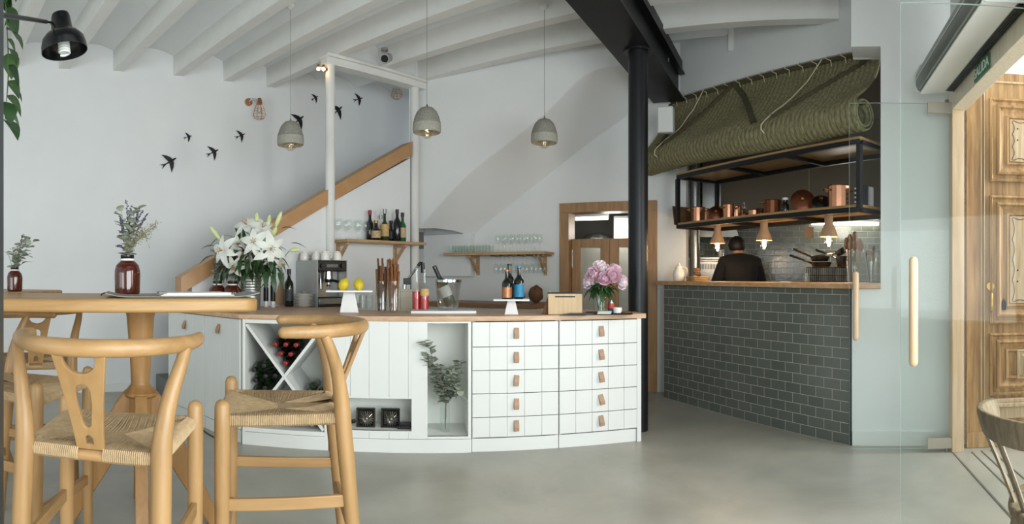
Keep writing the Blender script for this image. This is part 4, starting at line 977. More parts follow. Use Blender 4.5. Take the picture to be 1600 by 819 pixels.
# bread bags on the back counter
for i, (px, sc_, lb) in enumerate(((820,(.95,.7,.55),'brown loaf at the left on the back counter'),(851,(.7,.7,.85),'brown paper bread bag behind the wooden box'))):
    b = MB(); b.ball((0,0,0), .11, 20, 14, sc_)
    for k, p in enumerate(b.v): b.v[k] = p*(1 + .10*math.sin(p.x*60+i)*math.sin(p.z*70+1)*math.sin(p.y*50+2))
    q = W(M_B, along(px,B0,Bd), -.26, .926); tag(b.build('bread_loaf', BROWN, loc=q + V(0,0,.11*sc_[2]*.96)), lb, 'bread')
# menu box, cards
q = on_top(883,4.17); t = thing('menu_box','pale wooden box with a slot and a dark lid on the bar','box', q, face(883))
PALEX = wood('pale_box_wood','c9aa80','dcc097','z',scale=3)
b = MB(); b.box(-.122,.122,-.05,-.04,0,.148); b.box(-.122,-.112,-.04,.10,0,.148); b.box(.112,.122,-.04,.10,0,.148); b.box(-.112,.112,.09,.10,0,.148); b.box(-.112,.112,-.04,.09,0,.01); b.build('box_body', PALEX, t, bevel=.002)
b = MB(); b.box(-.126,.126,-.052,.102,.148,.156); b.build('lid', BLACKP, t, bevel=.002)
b = MB(); b.box(-.072,.072,-.0515,-.0495,.122,.131); b.build('slot', BLACKP, t)
for x in (-.108,.108): MB().ball((x,-.03,.158), .006, 10, 6).build('stud', CHROME, t)
b = MB(); b.vprism([(-.1225,0),(-.170,0),(-.1225,.13)], -.02, .08); b.build('side_wedge', BROWN, t, bevel=.002)
for i in range(4):
    b = MB(); b.box(-.09,.09,-.045,.045,0,.0025); tag(b.build('black_card', BLACKP, loc=on_top(896+i*5,4.05+.012*i, ZT + .003*i), rz=face(896)-.2+.14*i), 'black menu card, %s in the fan before the wooden box' % ('lowest','second from below','third from below','topmost')[i], 'menu card', 'fanned black menu cards')
# black tray with peonies
q = on_top(951,4.15); tr = thing('black_tray','black tray with the peony jar at the right end of the bar','tray', q, face(951))
b = MB(); b.prism(rrect(-.165,.165,-.085,.085,.02), 0, .006); b.build('tray_base', BLACKP, tr, bevel=.001)
b = MB(); o1 = rrect(-.168,.168,-.088,.088,.022); b.tube([(x,y,.008) for x,y in o1] + [(o1[0][0],o1[0][1],.008)], .005, 6); b.build('rim', BLACKP, tr)
zt_ = ZT + .0075
vq = on_top(938,4.15,zt_); tag(MB().lathe([(0,.004),(.05,0),(.055,.008),(.056,.11),(.050,.135),(.041,.148),(.040,.165),(.037,.165),(.038,.147),(.052,.11),(.051,.012),(0,.010)], 32).build('glass_jar', GLASSW, loc=vq), 'clear glass jar holding the pink peonies', 'jar')
pe = thing('peony_bouquet','bunch of pink peonies in the glass jar by the column','flowers', vq + V(0,0,.012))
RP = Matrix.Rotation(face(938),4,'Z').to_3x3()
def ppx(px, py, dp): return RP @ V((px-938)*4.15/F, dp, (Y0-py)/F*4.15 + EYE - (zt_+.012))
def peony(parent, c, d, r, m_, seed):
    rnd = random.Random(seed); d = d.normalized(); u = d.orthogonal().normalized(); w_ = d.cross(u); b = MB()
    for ring, (el, L, wd_, n_) in enumerate(((-.25,1.0,.95,8),(.15,1.0,.85,8),(.5,.95,.75,8),(.85,.85,.65,7),(1.15,.75,.5,6),(1.4,.6,.4,4))):
        for k in range(n_):
            a = 2*PI*(k/n_) + ring*.5 + rnd.uniform(-.15,.15); e = el + rnd.uniform(-.12,.12)
            o_ = (u*math.cos(a) + w_*math.sin(a))
            dr_ = o_*math.cos(e) + d*math.sin(e)
            base_ = c - d*r*.35 + o_*r*.12
            b.blade(base_, dr_ + d*.30, o_*(-.9) + d*.25 if False else -o_*1.0 + d*.6, r*1.12*L, r*wd_*1.15, bend=-.75, cup=-.25, n=6, tip=.35, wide=.62)
    b.ball(c, r*.62, 12, 8)
    return b.build('peony_flower', m_, parent)
blooms = [(928,430,-.06,(-.5,-.8,.5),.056),(942,424,-.02,(0,-.6,.9),.058),(957,431,-.08,(.3,-.9,.4),.054),(922,441,-.03,(-.8,-.6,.2),.050),(945,436,-.10,(.05,-1,.3),.046),(970,441,-.03,(.9,-.4,.1),.052),(936,416,.05,(-.2,.1,1),.05),(961,422,.04,(.5,.1,.8),.05)]
b = MB()
for px,py,dp,d_,r in blooms: flower_stem(b, V(random.uniform(-.025,.025),random.uniform(-.025,.025),.01), ppx(px,py,dp), .0032)
b.build('stems', LEAFM, pe)
for i,(px,py,dp,d_,r) in enumerate(blooms): peony(pe, ppx(px,py,dp), RP @ V(*d_), r, (PINK,PINKL,PINK,PINKL,PINK,PINKL,PINKL,PINK)[i], i)
b = MB()
for i in range(34):
    a = random.uniform(0,2*PI); c_ = V(.03*math.cos(a),.03*math.sin(a),random.uniform(.15,.2)); dr_ = V(math.cos(a),math.sin(a),random.uniform(-.4,.9))
    b.blade(c_, dr_, V(0,0,1), random.uniform(.07,.12), random.uniform(.03,.045), bend=.8, cup=.15, n=5, tip=.03)
b.build('leaves', LEAFD, pe)
t = thing('spirit_tin','small tin with red and blue bands beside the peony jar','tin', on_top(955,4.2,zt_))
MB().lathe([(0,0),(.025,0),(.025,.03)],20).build('blue_band', mat('tin_blue','3b4a78',.4), t); MB().lathe([(.025,.03),(.0255,.03),(.0255,.068),(.025,.068)],20).build('red_band', mat('tin_red','b5452f',.4), t); MB().lathe([(.025,.068),(.025,.082),(.012,.084),(.012,.09),(0,.09)],20).build('tin_top', STEEL, t)
t = thing('pillar_candle','white candle in a short glass on the black tray','candle', on_top(965,4.12,zt_)); MB().lathe([(0,0),(.03,0),(.032,.042),(.028,.042),(.026,.036),(0,.035)],24).build('wax', CERAM, t); MB().tube([(0,0,.035),(.001,0,.046)],.001,5).build('wick', BLACKP, t)
tag(MB().lathe([(0,0),(.042,0),(.043,.006),(.041,.012),(0,.012)],28).build('wooden_coaster', BROWN, loc=on_top(977,4.13,zt_)), 'round wooden coaster at the right of the black tray', 'coaster')
for i in range(3): tag(MB().box(-.048,.048,-.03,.03,0,.006).build('paper_coaster', mat('pale_green_card','b9c6bf',.7), loc=on_top(944,4.075,zt_+.0065*i), rz=face(944)+.1*i), 'pale green card, %s of three before the peony jar' % ('lowest','middle','topmost')[i], 'coaster', 'pale cards on the black tray')

# ---------------------------------------------------------------- wall shelves
def bracket(parent, x, z, dep, dropl, m_):
    b = MB(); b.box(x-.016,x+.016,-.026,0,z-dropl,z); b.box(x-.016,x+.016,-dep+.03,-.026,z-.026,z); b.bar((x,-.02,z-dropl+.03),(x,-dep+.055,z-.02),.03,.022,up=(0,-1,0)); return b.build('bracket', m_, parent, bevel=.002)
xs0, xs1 = along(521,R0,Rd), along(643,R0,Rd); sh1 = thing('wall_shelf','wooden bracket shelf with bottles and glasses between the white posts','shelf', W(M_R,xs0,-.001,0), rz_of(Rd))
ZS1 = 1.565; b = MB(); b.box(0,xs1-xs0,-.24,0,ZS1-.028,ZS1); b.build('shelf_board', OAKSH, sh1, bevel=.002)
for px in (527,616): bracket(sh1, along(px,R0,Rd)-xs0, ZS1-.029, .22, .20, OAKSH)
def wine_glass(h=.19, r=.036): return [(0,.002),(.031,0),(.032,.003),(.008,.010),(.0042,.02),(.0042,h*.42),(.012,h*.46),(r*.85,h*.58),(r,h*.72),(r*.95,h*.86),(r*.80,h)]
wg = MB().lathe(wine_glass(), 22).build('wine_glass', GLASSW); tag(wg,'x','glass'); wg.location = (0,0,-50)
def put1(proto, loc, lb, group, flip=False, rz=0.0):
    if proto.name not in used: used.add(proto.name); o = proto
    else: o = proto.copy(); COL.objects.link(o)
    o.location = loc; o.rotation_euler = (PI if flip else 0, 0, rz); o['label'] = lb; o['group'] = group; return o
def rpos(px, y, z): p = W(M_R,0,y,0); return W(M_R, along(px,(p.x,p.y),Rd), y, z + .0008)
for i, (px, y) in enumerate(((530,-.18),(541,-.06),(545,-.18),(558,-.06),(560,-.18),(571.5,-.12),(527,-.06))):
    put1(wg, rpos(px,y,ZS1), 'stemmed glass, %s among those on the shelf between the posts' % ('foremost left','third of the back row','second of the front row','fourth of the back row','third of the front row','rightmost','second of the back row')[i], 'stemmed glasses on the shelf between the posts')
SH = 'on the shelf between the white posts'
bottle('spirit_bottle','tall dark bottle with a red capsule '+SH, rpos(578,-.07,ZS1), .037,.31, WINE, REDCAP, None, sh=.55)
bottle('spirit_bottle','squat dark bottle with a cream label '+SH, rpos(587.5,-.165,ZS1), .047,.20, WINE, mat('gold_cap','8f7a4a',.35,metal=.6), LABG, (.12,.48), sh=.52, neck=.018)
bottle('spirit_bottle','clear bottle with a yellow and red label '+SH, rpos(601,-.15,ZS1), .044,.325, WINEG, STEEL, LABY, (.14,.52), sh=.46)
bottle('spirit_bottle','small dark bottle half hidden between the tall ones '+SH, rpos(611,-.07,ZS1), .036,.22, WINE, BLACKCAP, LABD, (.15,.5), sh=.5)
bottle('spirit_bottle','tall slim black bottle '+SH, rpos(620.5,-.155,ZS1), .039,.33, mat('blue_black_glass','14171f',.12,coat=.4), BLACKCAP, None, sh=.6)
bottle('spirit_bottle','green bottle with a pale label, rightmost '+SH, rpos(629,-.17,ZS1), .037,.30, mat('bright_green_glass','1f5a35',.12,coat=.4), BLACKCAP, LABG, (.14,.48), sh=.55)
bottle('spirit_bottle','pale clear bottle behind the labelled ones '+SH, rpos(595,-.05,ZS1), .036,.27, GLASSW, STEEL, None, sh=.55)
xs0, xs1 = along(713,B0,Bd), along(866,B0,Bd); sh2 = thing('wall_shelf','long wooden bracket shelf of glasses on the back wall','shelf', W(M_B,xs0,-.001,0), rz_of(Bd))
ZS2 = 1.47; nb_ = along(743,B0,Bd)-xs0; b = MB(); b.prism([(0,-.30),(xs1-xs0,-.30),(xs1-xs0,0),(nb_,0),(nb_,-.112),(0,-.112)],ZS2-.03,ZS2); b.build('shelf_board', OAKSH, sh2, bevel=.002)
for px in (748,853): bracket(sh2, along(px,B0,Bd)-xs0, ZS2-.031, .26, .22, OAKSH)
hx = [xs1-xs0 - .07 - .105*i for i in range(6)]
for x in [h - .0525 for h in hx[:-1]] + [hx[0]+.05, hx[-1]-.05]:
    b = MB(); b.box(x-.012,x+.012,-.28,-.03,ZS2-.046,ZS2-.041); b.box(x-.002,x+.002,-.28,-.03,ZS2-.041,ZS2-.03); b.build('glass_rail', STEEL, sh2)
tg = MB().lathe([(0,.006),(.027,0),(.029,.006),(.036,.085),(.0335,.085),(.026,.010),(0,.010)], 20).build('tumbler', GLASSW); tag(tg,'x','glass')
bw = (xs1-xs0)
for r in range(2):
    for i in range(7):
        put1(tg, W(M_B, xs0+.07+.078*i, -.25+.09*r, ZS2+.001), 'small tumbler, %s in the %s row of the left half' % (('first','second','third','fourth','fifth','sixth','last')[i], ('front','back')[r]), 'tumblers on the long back wall shelf')
for r in range(2):
    for i in range(6):
        put1(wg, W(M_B, xs0+.66+.088*i, -.24+.13*r, ZS2+.001), 'upright stemmed glass, %s in the %s row on the long shelf' % (ordn[i], ('front','back')[r]), 'stemmed glasses on the long back wall shelf')
for i in range(6):
    for r in range(2):
        put1(wg, W(M_B, xs0+hx[i], -.23+.12*r, ZS2-.0375), 'hanging stemmed glass, %s in the %s row below the long shelf' % (('rightmost','second from right','third from right','third from left','second from left','leftmost')[i], ('front','back')[r]), 'glasses hanging under the long back wall shelf', flip=True)

# ---------------------------------------------------------------- things on the near table
q = on_top(282, 2.66, 1.12); rT = rz_of(te)
b = MB(); n_ = 14
vs = [(x, y, .002 + (.016*max(0,(abs(x)-.24)/.1)**2 if abs(x) > .24 else 0)) for x in [-.34+.68*i/n_ for i in range(n_+1)] for y in (-.15,.15)]
vs2 = [(x,y,z+.004) for x,y,z in vs]; L_ = len(vs)
fs = []
for i in range(n_): a = i*2; fs += [(a,a+1,a+3,a+2),(L_+a,L_+a+2,L_+a+3,L_+a+1),(a,a+2,L_+a+2,L_+a),(a+1,L_+a+1,L_+a+3,a+3)]
fs += [(0,L_,L_+1,1),(2*n_,2*n_+1,L_+2*n_+1,L_+2*n_)]
b.add(vs+vs2, fs); tag(b.build('place_mat', GREYP, loc=q, rz=rT, ang=30), 'grey leather mat with curled ends under the menu on the near table', 'place mat')
m0 = thing('menu_clipboard','white menu sheets on a board lying on the near table','menu', q + V(.04,.03,.0065), rT + .05)
b = MB(); b.box(-.15,.18,-.105,.105,0,.004); b.build('board', PAPER, m0, bevel=.001)
for i in range(3): b = MB(); b.M = Matrix.Rotation(.03*i,4,'Z'); b.box(-.14+.004*i,.165,-.10,.10,.0045+.003*i,.0068+.003*i); b.build('sheet', PAPER, m0)
b = MB(); b.box(-.155,-.12,-.04,.04,.004,.017); b.build('clip', GREYP, m0, bevel=.003)
b = MB(); pth = smooth_path([(0,0,.004),(-.02,.01,.006),(-.04,.005,.014),(-.055,-.01,.010),(-.05,-.025,.004)],5); b.tube(pth, .0035, 6); tag(b.build('leather_strap', BROWN, loc=on_top(176,2.72,1.12)), 'curled dark strap lying left of the amber jar', 'strap')
# ---------------------------------------------------------------- wooden cap of the stair parapet
(ca, cza), (cb, czb) = onwall(281,433,R0,Rd), onwall(641,222,R0,Rd)
dz_ = .145
b = MB(); b.M = M_R; b.vprism([(ca,cza-dz_),(cb,czb-dz_),(cb,czb),(ca,cza)], -.035, .135); o = b.build('trim_8', CAPW, bevel=.003); structure(o, 'sloping wooden cap board on the stair parapet')
# ---------------------------------------------------------------- door to the pantry
fr = MB(); x0, x1 = along(875,B0,Bd), along(1027,B0,Bd); fw_ = .105; top = DT + .035
fr.M = M_B; fr.box(x0,x0+fw_,-.02,.20,0,top-fw_); fr.box(x1-fw_,x1,-.02,.20,0,top-fw_); fr.box(x0,x1,-.02,.20,top-fw_,top); structure(fr.build('door_1', DOORW, bevel=.003), 'wooden frame of the swing door in the back wall'); D1 = bpy.data.objects['door_1']
i0, i1 = x0+fw_+.004, x1-fw_-.004; zl_ = 1.615; mid = (i0+i1)/2
FROST = mat('lit_frosted_glass','f2f0e6',.6); FROST.node_tree.nodes['Principled BSDF'].inputs['Transmission Weight'].default_value = .75
for k,(a,c) in enumerate(((i0,mid-.0015),(mid+.0015,i1))):
    b = MB(); b.M = M_B; st_ = .10; y0,y1 = .08,.115
    b.box(a,a+st_,y0,y1,.01,zl_); b.box(c-st_,c,y0,y1,.01,zl_); b.box(a+st_,c-st_,y0,y1,zl_-.095,zl_); b.box(a+st_,c-st_,y0,y1,.01,.35)
    lf = b.build('leaf', DOORW, D1, bevel=.002)
    b = MB(); b.M = M_B; b.box(a+st_,c-st_,y0+.012,y0+.018,.35,zl_-.095); b.build('pane', FROST, lf)
b = MB(); b.M = M_B; b.cyl((i0+.006,.075,1.30),(i0+.006,.075,1.50),.008,n=10); b.build('hinge', STEEL, D1)
PB = lambda x,y,z: W(M_B,x,y,z)
q = PB(i0+.03,.75,1.90); b = MB(); b.cyl((-.20,0,0),(.20,0,0),.016,n=14); t = thing('pantry_tube_lamp','lit fluorescent tube seen over the wooden swing door','lamp', q, rz_of(Bd)); b.build('tube', TUBE, t); b = MB(); b.box(-.21,.21,-.03,.03,.025,.06); b.box(-.21,-.20,-.015,.015,-.015,.025); b.box(.20,.21,-.015,.015,-.015,.025); b.build('batten', PLASTW, t)
b = MB(); b.box(-.30,.30,-.28,.28,0,1.95); t = thing('tall_fridge','tall white cabinet seen through the opening over the swing door','fridge', PB(mid+.12,1.25,0), rz_of(Bd)); b.build('fridge_body', PLASTW, t, bevel=.01); b = MB(); b.box(-.29,.29,-.30,-.281,.1,1.93); dd = b.build('fridge_door', PLASTW, t, bevel=.008); b = MB(); b.tube([(-.25,-.301,.9),(-.25,-.33,.92),(-.25,-.33,1.3),(-.25,-.301,1.32)],.008,8); b.build('handle', STEEL, dd)
b = MB(); b.box(-.24,.24,-.2,.2,0,1.56); tag(b.build('storage_rack', KWALL, loc=PB(i0-.06,1.3,0), rz=rz_of(Bd), bevel=.01), 'dark grey storage rack behind the left swing door leaf', 'rack')
FOIL = mat('crinkled_foil','9a9c9c',.3,metal=.8,var=.5,scale=30,bump=.8,bscale=25)
b = MB(); b.ball((0,0,.1), .13, 20, 14, (1.5,1,.72))
for k,p in enumerate(b.v): b.v[k] = p*(1+.06*math.sin(p.x*70)*math.cos(p.z*90))
tag(b.build('foil_bundle', FOIL, loc=PB(i0-.02,1.16,1.563), rz=rz_of(Bd)), 'crinkled foil bundle over the left swing door leaf', 'bundle')

# ---------------------------------------------------------------- swallows on the left wall
def swallow(px, py, span_px, tilt, label):
    s, z = onwall(px,py,A0,Ad); q = W(M_A,s,-.004,z); d = math.hypot(q.x,q.y); sz = span_px*d/F*1.32
    t = thing('wall_swallow', label, 'wall ornament', q, rz_of(Ad), 'black swallows on the left wall')
    M = Matrix.Rotation(-tilt,4,'Y') @ Matrix.Scale(sz,4) @ Matrix.Rotation(PI/2,4,'X')
    # heading +x: two swept wings, forked tail
    body = [(.42,.0),(.36,.045),(.22,.065),(.0,.06),(-.18,.035),(-.30,.03),(-.55,.085),(-.38,.0),(-.55,-.085),(-.30,-.03),(-.18,-.035),(0,-.06),(.22,-.065),(.36,-.045)]
    b = MB(); b.M = M
    vs = []; n_ = 7
    for i in range(n_+1):
        u = i/n_; x = .38 - .72*u; w_ = .072*math.sin(PI*min(1,(u*.9+.1)))**.7*(1-u*.5); vs.append((x,w_))
    b.lathe([(0,0)],3) if False else None
    b.tube([(x,0,.05) for x,_ in vs], [max(.006,w) for _,w in vs], 10, round_ends=True)
    b.build('body', BLACKP, t)
    def fl(pts, nm, m3=.035):
        o = plate(nm, [pts], .03, BLACKP, t, M @ Matrix.Translation((0,0,m3)))
    fl([(.20,.03),(.16,.18),(.02,.36),(-.22,.55),(-.16,.38),(-.12,.22),(-.06,.03)], 'wing'); fl([(-.06,-.03),(-.12,-.22),(-.16,-.38),(-.22,-.55),(.02,-.36),(.16,-.18),(.20,-.03)], 'wing')
    fl([(-.25,.03),(-.60,.13),(-.42,.0),(-.60,-.13),(-.25,-.03)], 'tail', .03)
    return t
for a in ((265,253,22,.55,'largest black swallow, lowest on the left wall'),(294,214,11,.35,'smallest black swallow, upper left of the flock'),(333,238,17,.5,'black swallow third from the left, right of the largest one'),(376,212,14,.45,'black swallow left of and below the copper cage lamp'),
          (466,188,20,.7,'black swallow partly behind the leftmost pendant lamp'),(492,153,11,.6,'small black swallow just left of the left white post'),(527,173,19,.75,'black swallow just right of the left white post'),(560,155,14,.4,'black swallow highest in the stair opening')): swallow(*a)
# ---------------------------------------------------------------- copper cage lamps
def cage_lamp(px, py, d_off, label, s=1.0, lit=False):
    sx, z = onwall(px,py,A0,Ad); t = thing('cage_wall_lamp', label, 'wall lamp', W(M_A,sx,-.002,z), rz_of(Ad))
    b = MB(); b.cyl((0,0,0),(0,-.02,0),.045*s,.042*s,24); b.build('wall_plate', COPPER, t)
    b = MB(); b.tube(smooth_path([(0,-.02,0),(.02*s,-.07,.02*s),(.075*s,-.11,.0)],5), .008*s, 8); b.build('arm', CHROME, t)
    c_ = V(.085*s,-.115,-.01*s); b = MB(); b.lathe([(0,.035*s),(.02*s,.033*s),(.03*s,.0),(.034*s,-.03*s),(.03*s,-.032*s),(0,-.02*s)], 20, c_); b.build('lamp_socket', COPPER, t)
    b = MB(); n_ = 8; zz = [-.03,-.09,-.15,-.185,-.20]; rr = [.032,.056,.07,.055,.018]
    for k in range(n_):
        a = 2*PI*k/n_; b.tube(smooth_path([c_ + V(r*s*math.cos(a),r*s*math.sin(a),q_*s) for r,q_ in zip(rr,zz)],4), .0022*s, 5)
    for r,q_ in ((.056,-.09),(.07,-.15),(.018,-.20)): b.tube([c_ + V(r*s*math.cos(2*PI*k/24),r*s*math.sin(2*PI*k/24),q_*s) for k in range(25)], .0022*s, 5)
    b.build('wire_cage', COPPER, t)
    b = MB(); b.lathe([(0,-.03*s),(.013*s,-.032*s),(.014*s,-.05*s),(.028*s,-.085*s),(.028*s,-.11*s),(.015*s,-.132*s),(0,-.135*s)], 16, c_); b.build('bulb', BULBG, t)
cage_lamp(388,160,0,'copper cage wall lamp above the swallows, lamp nearest the viewer', 1.0)
cage_lamp(603,131,0,'copper cage wall lamp high in the stair opening', 1.0)
t = thing('twin_bulb_wall_lamp','small brass lamp with two warm bulbs on the left side of the left white post','wall lamp', W(M_R,along(515,R0,Rd)-.047,-.012,3.215), rz_of(Rd))
MB().cyl((.002,0,0),(-.012,0,0),.022,n=18).build('post_plate', COPPER, t)
for x, y in ((-.05,-.03),(-.095,-.01)):
    b = MB(); b.tube([(-.01,0,0),(x,y,.012)], .005, 8); b.cyl((x,y,.03),(x,y,.004),.012,n=12); ar = b.build('arm', BRASS, t); MB().ball((x,y,-.010),.017,14,10).build('bulb', GLOWS, ar)
# ---------------------------------------------------------------- concrete pendants
def pendant(px, top, bot, d, label):
    R_ = .110; p = spot(px, bot, d); t = thing('concrete_pendant', label, 'pendant lamp', p, random.uniform(0,3), 'concrete pendant lamps over the bar'); hh = .205
    b = MB(); b.lathe([(0,hh),(.02,hh-.001),(.05,hh-.012),(.078,hh-.04),(.096,hh-.08),(.106,hh-.118),(.109,.082),(.107,.078),(.104,.075),(.098,.085),(.09,.11),(.07,.15),(.04,.178),(0,.182)], 40); b.build('lamp_shade', CONC, t)
    b = MB(); b.lathe([(.105,.075),(.110,.070),(.112,.03),(.109,.005),(.103,0),(.099,.004),(.101,.04),(.097,.085)], 40); b.build('lower_ring', CONCL, t)
    b = MB(); b.lathe([(0,.182),(.016,.18),(.016,.11),(0,.108)], 14); b.build('lamp_socket', BLACKP, t)
    b = MB(); b.lathe([(.013,.11),(.016,.10),(.045,.045),(.052,.012),(.045,-.02),(.024,-.040),(0,-.044)], 24); bl = b.build('bulb', BULBG, t)
    b = MB(); b.tube([(-.012,0,.09),(-.016,0,.03),(0,0,.05),(.016,0,.03),(.012,0,.09)], .0015, 5); b.ball((.008,-.012,.03), .006, 8, 6); b.build('filament', GLOWS, bl)
    b = MB(); b.cyl((0,0,hh-.004),(0,0,hh+.02),.009,.006,12); b.build('cap', CHROME, t)
    b = MB(); b.tube([(0,0,hh+.02),(0,0,3.46-p.z)], .0022, 6); b.build('cord', GREYP, t)
    MB().lathe([(.0,3.47-p.z),(.035,3.47-p.z),(.035,3.45-p.z),(.008,3.43-p.z),(0,3.43-p.z)],20).build('ceiling_rose', PLASTW, t)
pendant(454,186,227.5,4.8,'leftmost of three speckled concrete pendant lamps'); pendant(667,163,208,4.5,'middle one of three speckled concrete pendant lamps'); pendant(850.5,180,224,4.8,'rightmost of three speckled concrete pendant lamps')
# ceiling spot
p = spot(601,92,5.55); t = thing('ceiling_spot','small grey ceiling spot on the beam above the stair lintel','spotlight', p, .6)
MB().cyl((0,0,.10),(0,0,.075),.035,n=20).build('mount', GREYP, t); MB().tube([(0,0,.08),(0,0,.03)],.008,8).build('stem', GREYP, t)
b = MB(); b.tube([(.05,.03,.03),(-.02,-.05,-.02)],[.045,.05],24); b.build('spot_head', mat('spot_grey','9a9c9a',.5), t); b = MB(); b.tube([(-.019,-.049,-.019),(-.0215,-.0517,-.0211)],[.036,.036],20); b.build('lens', BLACKP, t)
# loudspeaker
p = spot(1041,188,5.42); t = thing('loudspeaker','white wall loudspeaker left of the grass blind','loudspeaker', p, math.radians(-24))
b = MB(); b.M = Matrix.Rotation(.12,4,'X'); b.box(-.075,.075,-.07,.07,-.12,.12); b.build('cabinet', PLASTW, t, bevel=.012); b = MB(); b.M = Matrix.Rotation(.12,4,'X'); b.box(-.066,.066,-.076,-.07,-.11,.11); b.build('grille', PLASTW, t, bevel=.006); tg0 = Matrix.Rotation(math.radians(24),3,'Z') @ (spot(1027,188,5.93)-p); b = MB(); b.tube([(0,.06,0),tuple(tg0)],.012,8); b.build('wall_bracket', PLASTW, t)

# ---------------------------------------------------------------- hatch: ledge
tl = [W(M_T,-.085,-.05,0), W(M_T,2.262,-.05,0), W(M_D,t1-.0,-.05,0), W(M_D,t1-.01,.24,0), W(M_C,2.1,.05,0), W(M_C,.1,.05,0), W(M_B,-.17,-.005,0)]
b = MB(); b.prism([(p.x,p.y) for p in tl], 1.123, 1.160); tag(b.build('serving_ledge', wood('ledge_wood','a88058','c6a078','y',scale=3), bevel=.003), 'wooden serving ledge over the tiled wall', 'ledge')
ZL = 1.161
# hanging shelf frame over the hatch
fx0, fx1 = along(1059,T0,Td), along(1343,T0,Td); SZ0, SZ1, SD = 1.685, 2.165, .50
hs = thing('hanging_steel_shelf','black steel shelf frame with wooden boards hanging over the kitchen hatch','shelf', W(M_T,fx0,0,0), rz_of(Td)); fl_ = fx1-fx0; k_ = .036
b = MB()
for z in (SZ0,SZ1):
    b.box(0,fl_,-k_/2,k_/2,z-k_/2,z+k_/2); b.box(0,fl_,SD-k_/2,SD+k_/2,z-k_/2,z+k_/2)
    for x in [0, fl_*.33, fl_*.66, fl_]: b.box(x-k_/2,x+k_/2,k_/2,SD-k_/2,z-k_/2 - .0,z+k_/2 - .006)
for x in (0,fl_):
    for y in (0,SD): b.box(x-k_/2,x+k_/2,y-k_/2,y+k_/2,SZ0+k_/2,SZ1-k_/2)
b.build('steel_frame', BLACKM, hs, bevel=.002)
BRD = wood('shelf_pine','8f6f48','b5915f','x',scale=3)
for z in (SZ0,SZ1): b = MB(); b.box(-.01,fl_+.01,-.012,SD+.012,z+k_/2,z+k_/2+.02); b.build('shelf_board', BRD, hs, bevel=.002)
ZS = SZ0 + k_/2 + .021
tq = lambda y: (lambda p: (p.x,p.y))(W(M_T,0,y,0))
def tpos(px, y, z): s = along(px, tq(y), Td); return W(M_T, s, y, z)
RT = rz_of(Td)
def pot(px, y, r, h, label, m=COPPER, handle='loop', z=ZS):
    p = tpos(px,y,z); t = thing('copper_pot', label, 'pot', p, -bearing(px)+.3, 'copper pots on the hanging shelf')
    MB().lathe([(0,.003),(r*.95,0),(r,.006),(r,h-.004),(r*1.03,h),(r*1.0,h+.003),(r*.96,h-.002),(r*.95,.01),(0,.008)], 15).build('pot_body', m, t, ang=12)
    if handle == 'loop':
        for s in (-1,1): MB().tube(smooth_path([(s*r,-.03,h*.78),(s*(r+.03),-.028,h*.83),(s*(r+.03),.028,h*.83),(s*r,.03,h*.78)],4), .005, 8).build('handle', BRASS, t)
    else: MB().tube([(r,0,h*.8),(r+.16,.02,h*.95)], [.008,.006], 8).build('handle', BRASS, t)
    return t
def disc(px, y, r, label, m, tilt=.25, name='potlid', z=ZS, knob=True):  # these discs are knobbed pot lids leaning on edge among the pots
    p = tpos(px,y,z); t = thing(name, label, 'potlid', p, -bearing(px)); b = MB(); b.M = Matrix.Translation((0,0,r+.002)) @ Matrix.Rotation(-tilt,4,'X') @ Matrix.Rotation(PI/2,4,'X'); b.lathe([(0,.02),(r*.5,.016),(r*.92,.006),(r,.0),(r*.98,-.006),(0,-.004)], 36); b.build('lid_disc', m, t)
    if knob: b = MB(); b.M = Matrix.Translation((0,0,r+.002)) @ Matrix.Rotation(-tilt,4,'X') @ Matrix.Rotation(PI/2,4,'X'); b.lathe([(.008,.018),(.008,.03),(.015,.036),(.012,.045),(0,.046)], 14); b.build('knob', BRASS, t)
    return t
SHF = ' on the hanging kitchen shelf'
for i,(px,dz,tl_) in enumerate(((1066,.19,-.16),(1071,.17,-.22),(1076,.15,-.30))):
    b = MB(); b.M = Matrix.Rotation(tl_,4,'Y'); b.box(-.006,.006,-.10,.10,.0,dz); tag(b.build('wooden_tray', BROWN, loc=tpos(px,.2,ZS+.003), rz=RT, bevel=.002), 'thin tray, %s of three leaning at the left end of the steel shelf' % ('leftmost','middle','rightmost')[i], 'tray', 'trays leaning on the steel shelf')
pot(1091,.16,.070,.150,'first tall copper pot from the left'+SHF); pot(1102,.335,.058,.155,'copper pot half behind the first tall copper pot')
disc(1119,.18,.075,'round dark copper platter leaning between the left pots'+SHF, COPPERD, .35)
pot(1139,.16,.055,.135,'second front copper pot from the left'+SHF); pot(1151,.31,.055,.135,'copper pot set back beside the small oil lamp')
t = thing('oil_lamp','small glass oil lamp among the copper pots'+SHF,'lamp', tpos(1163,.14,ZS)); MB().lathe([(0,0),(.028,0),(.03,.01),(.024,.04),(.012,.05)],18).build('lamp_base', COPPER, t); MB().lathe([(.012,.05),(.022,.07),(.024,.09),(.014,.12),(.014,.135)],18).build('chimney', GLASSW, t)
pot(1179,.20,.060,.065,'low copper pan with a long handle'+SHF, COPPER, 'long'); pot(1188,.34,.055,.09,'small copper pan at the back'+SHF, COPPERD, 'loop')
pot(1207,.17,.075,.125,'dark aged copper pot in the middle'+SHF, COPPERD)
bottle('glass_flask','small dark flask with a pale cap'+SHF, tpos(1227,.15,ZS), .032,.13, WINE, PLASTW, None, sh=.55, cat='flask', neck=.02)
disc(1254,.20,.098,'large round copper platter standing'+SHF, COPPERD, .3); disc(1283,.20,.075,'dark round platter leaning on the largest copper pot', BLACKB, .75)
pot(1311,.17,.086,.175,'largest copper pot at the right end'+SHF)
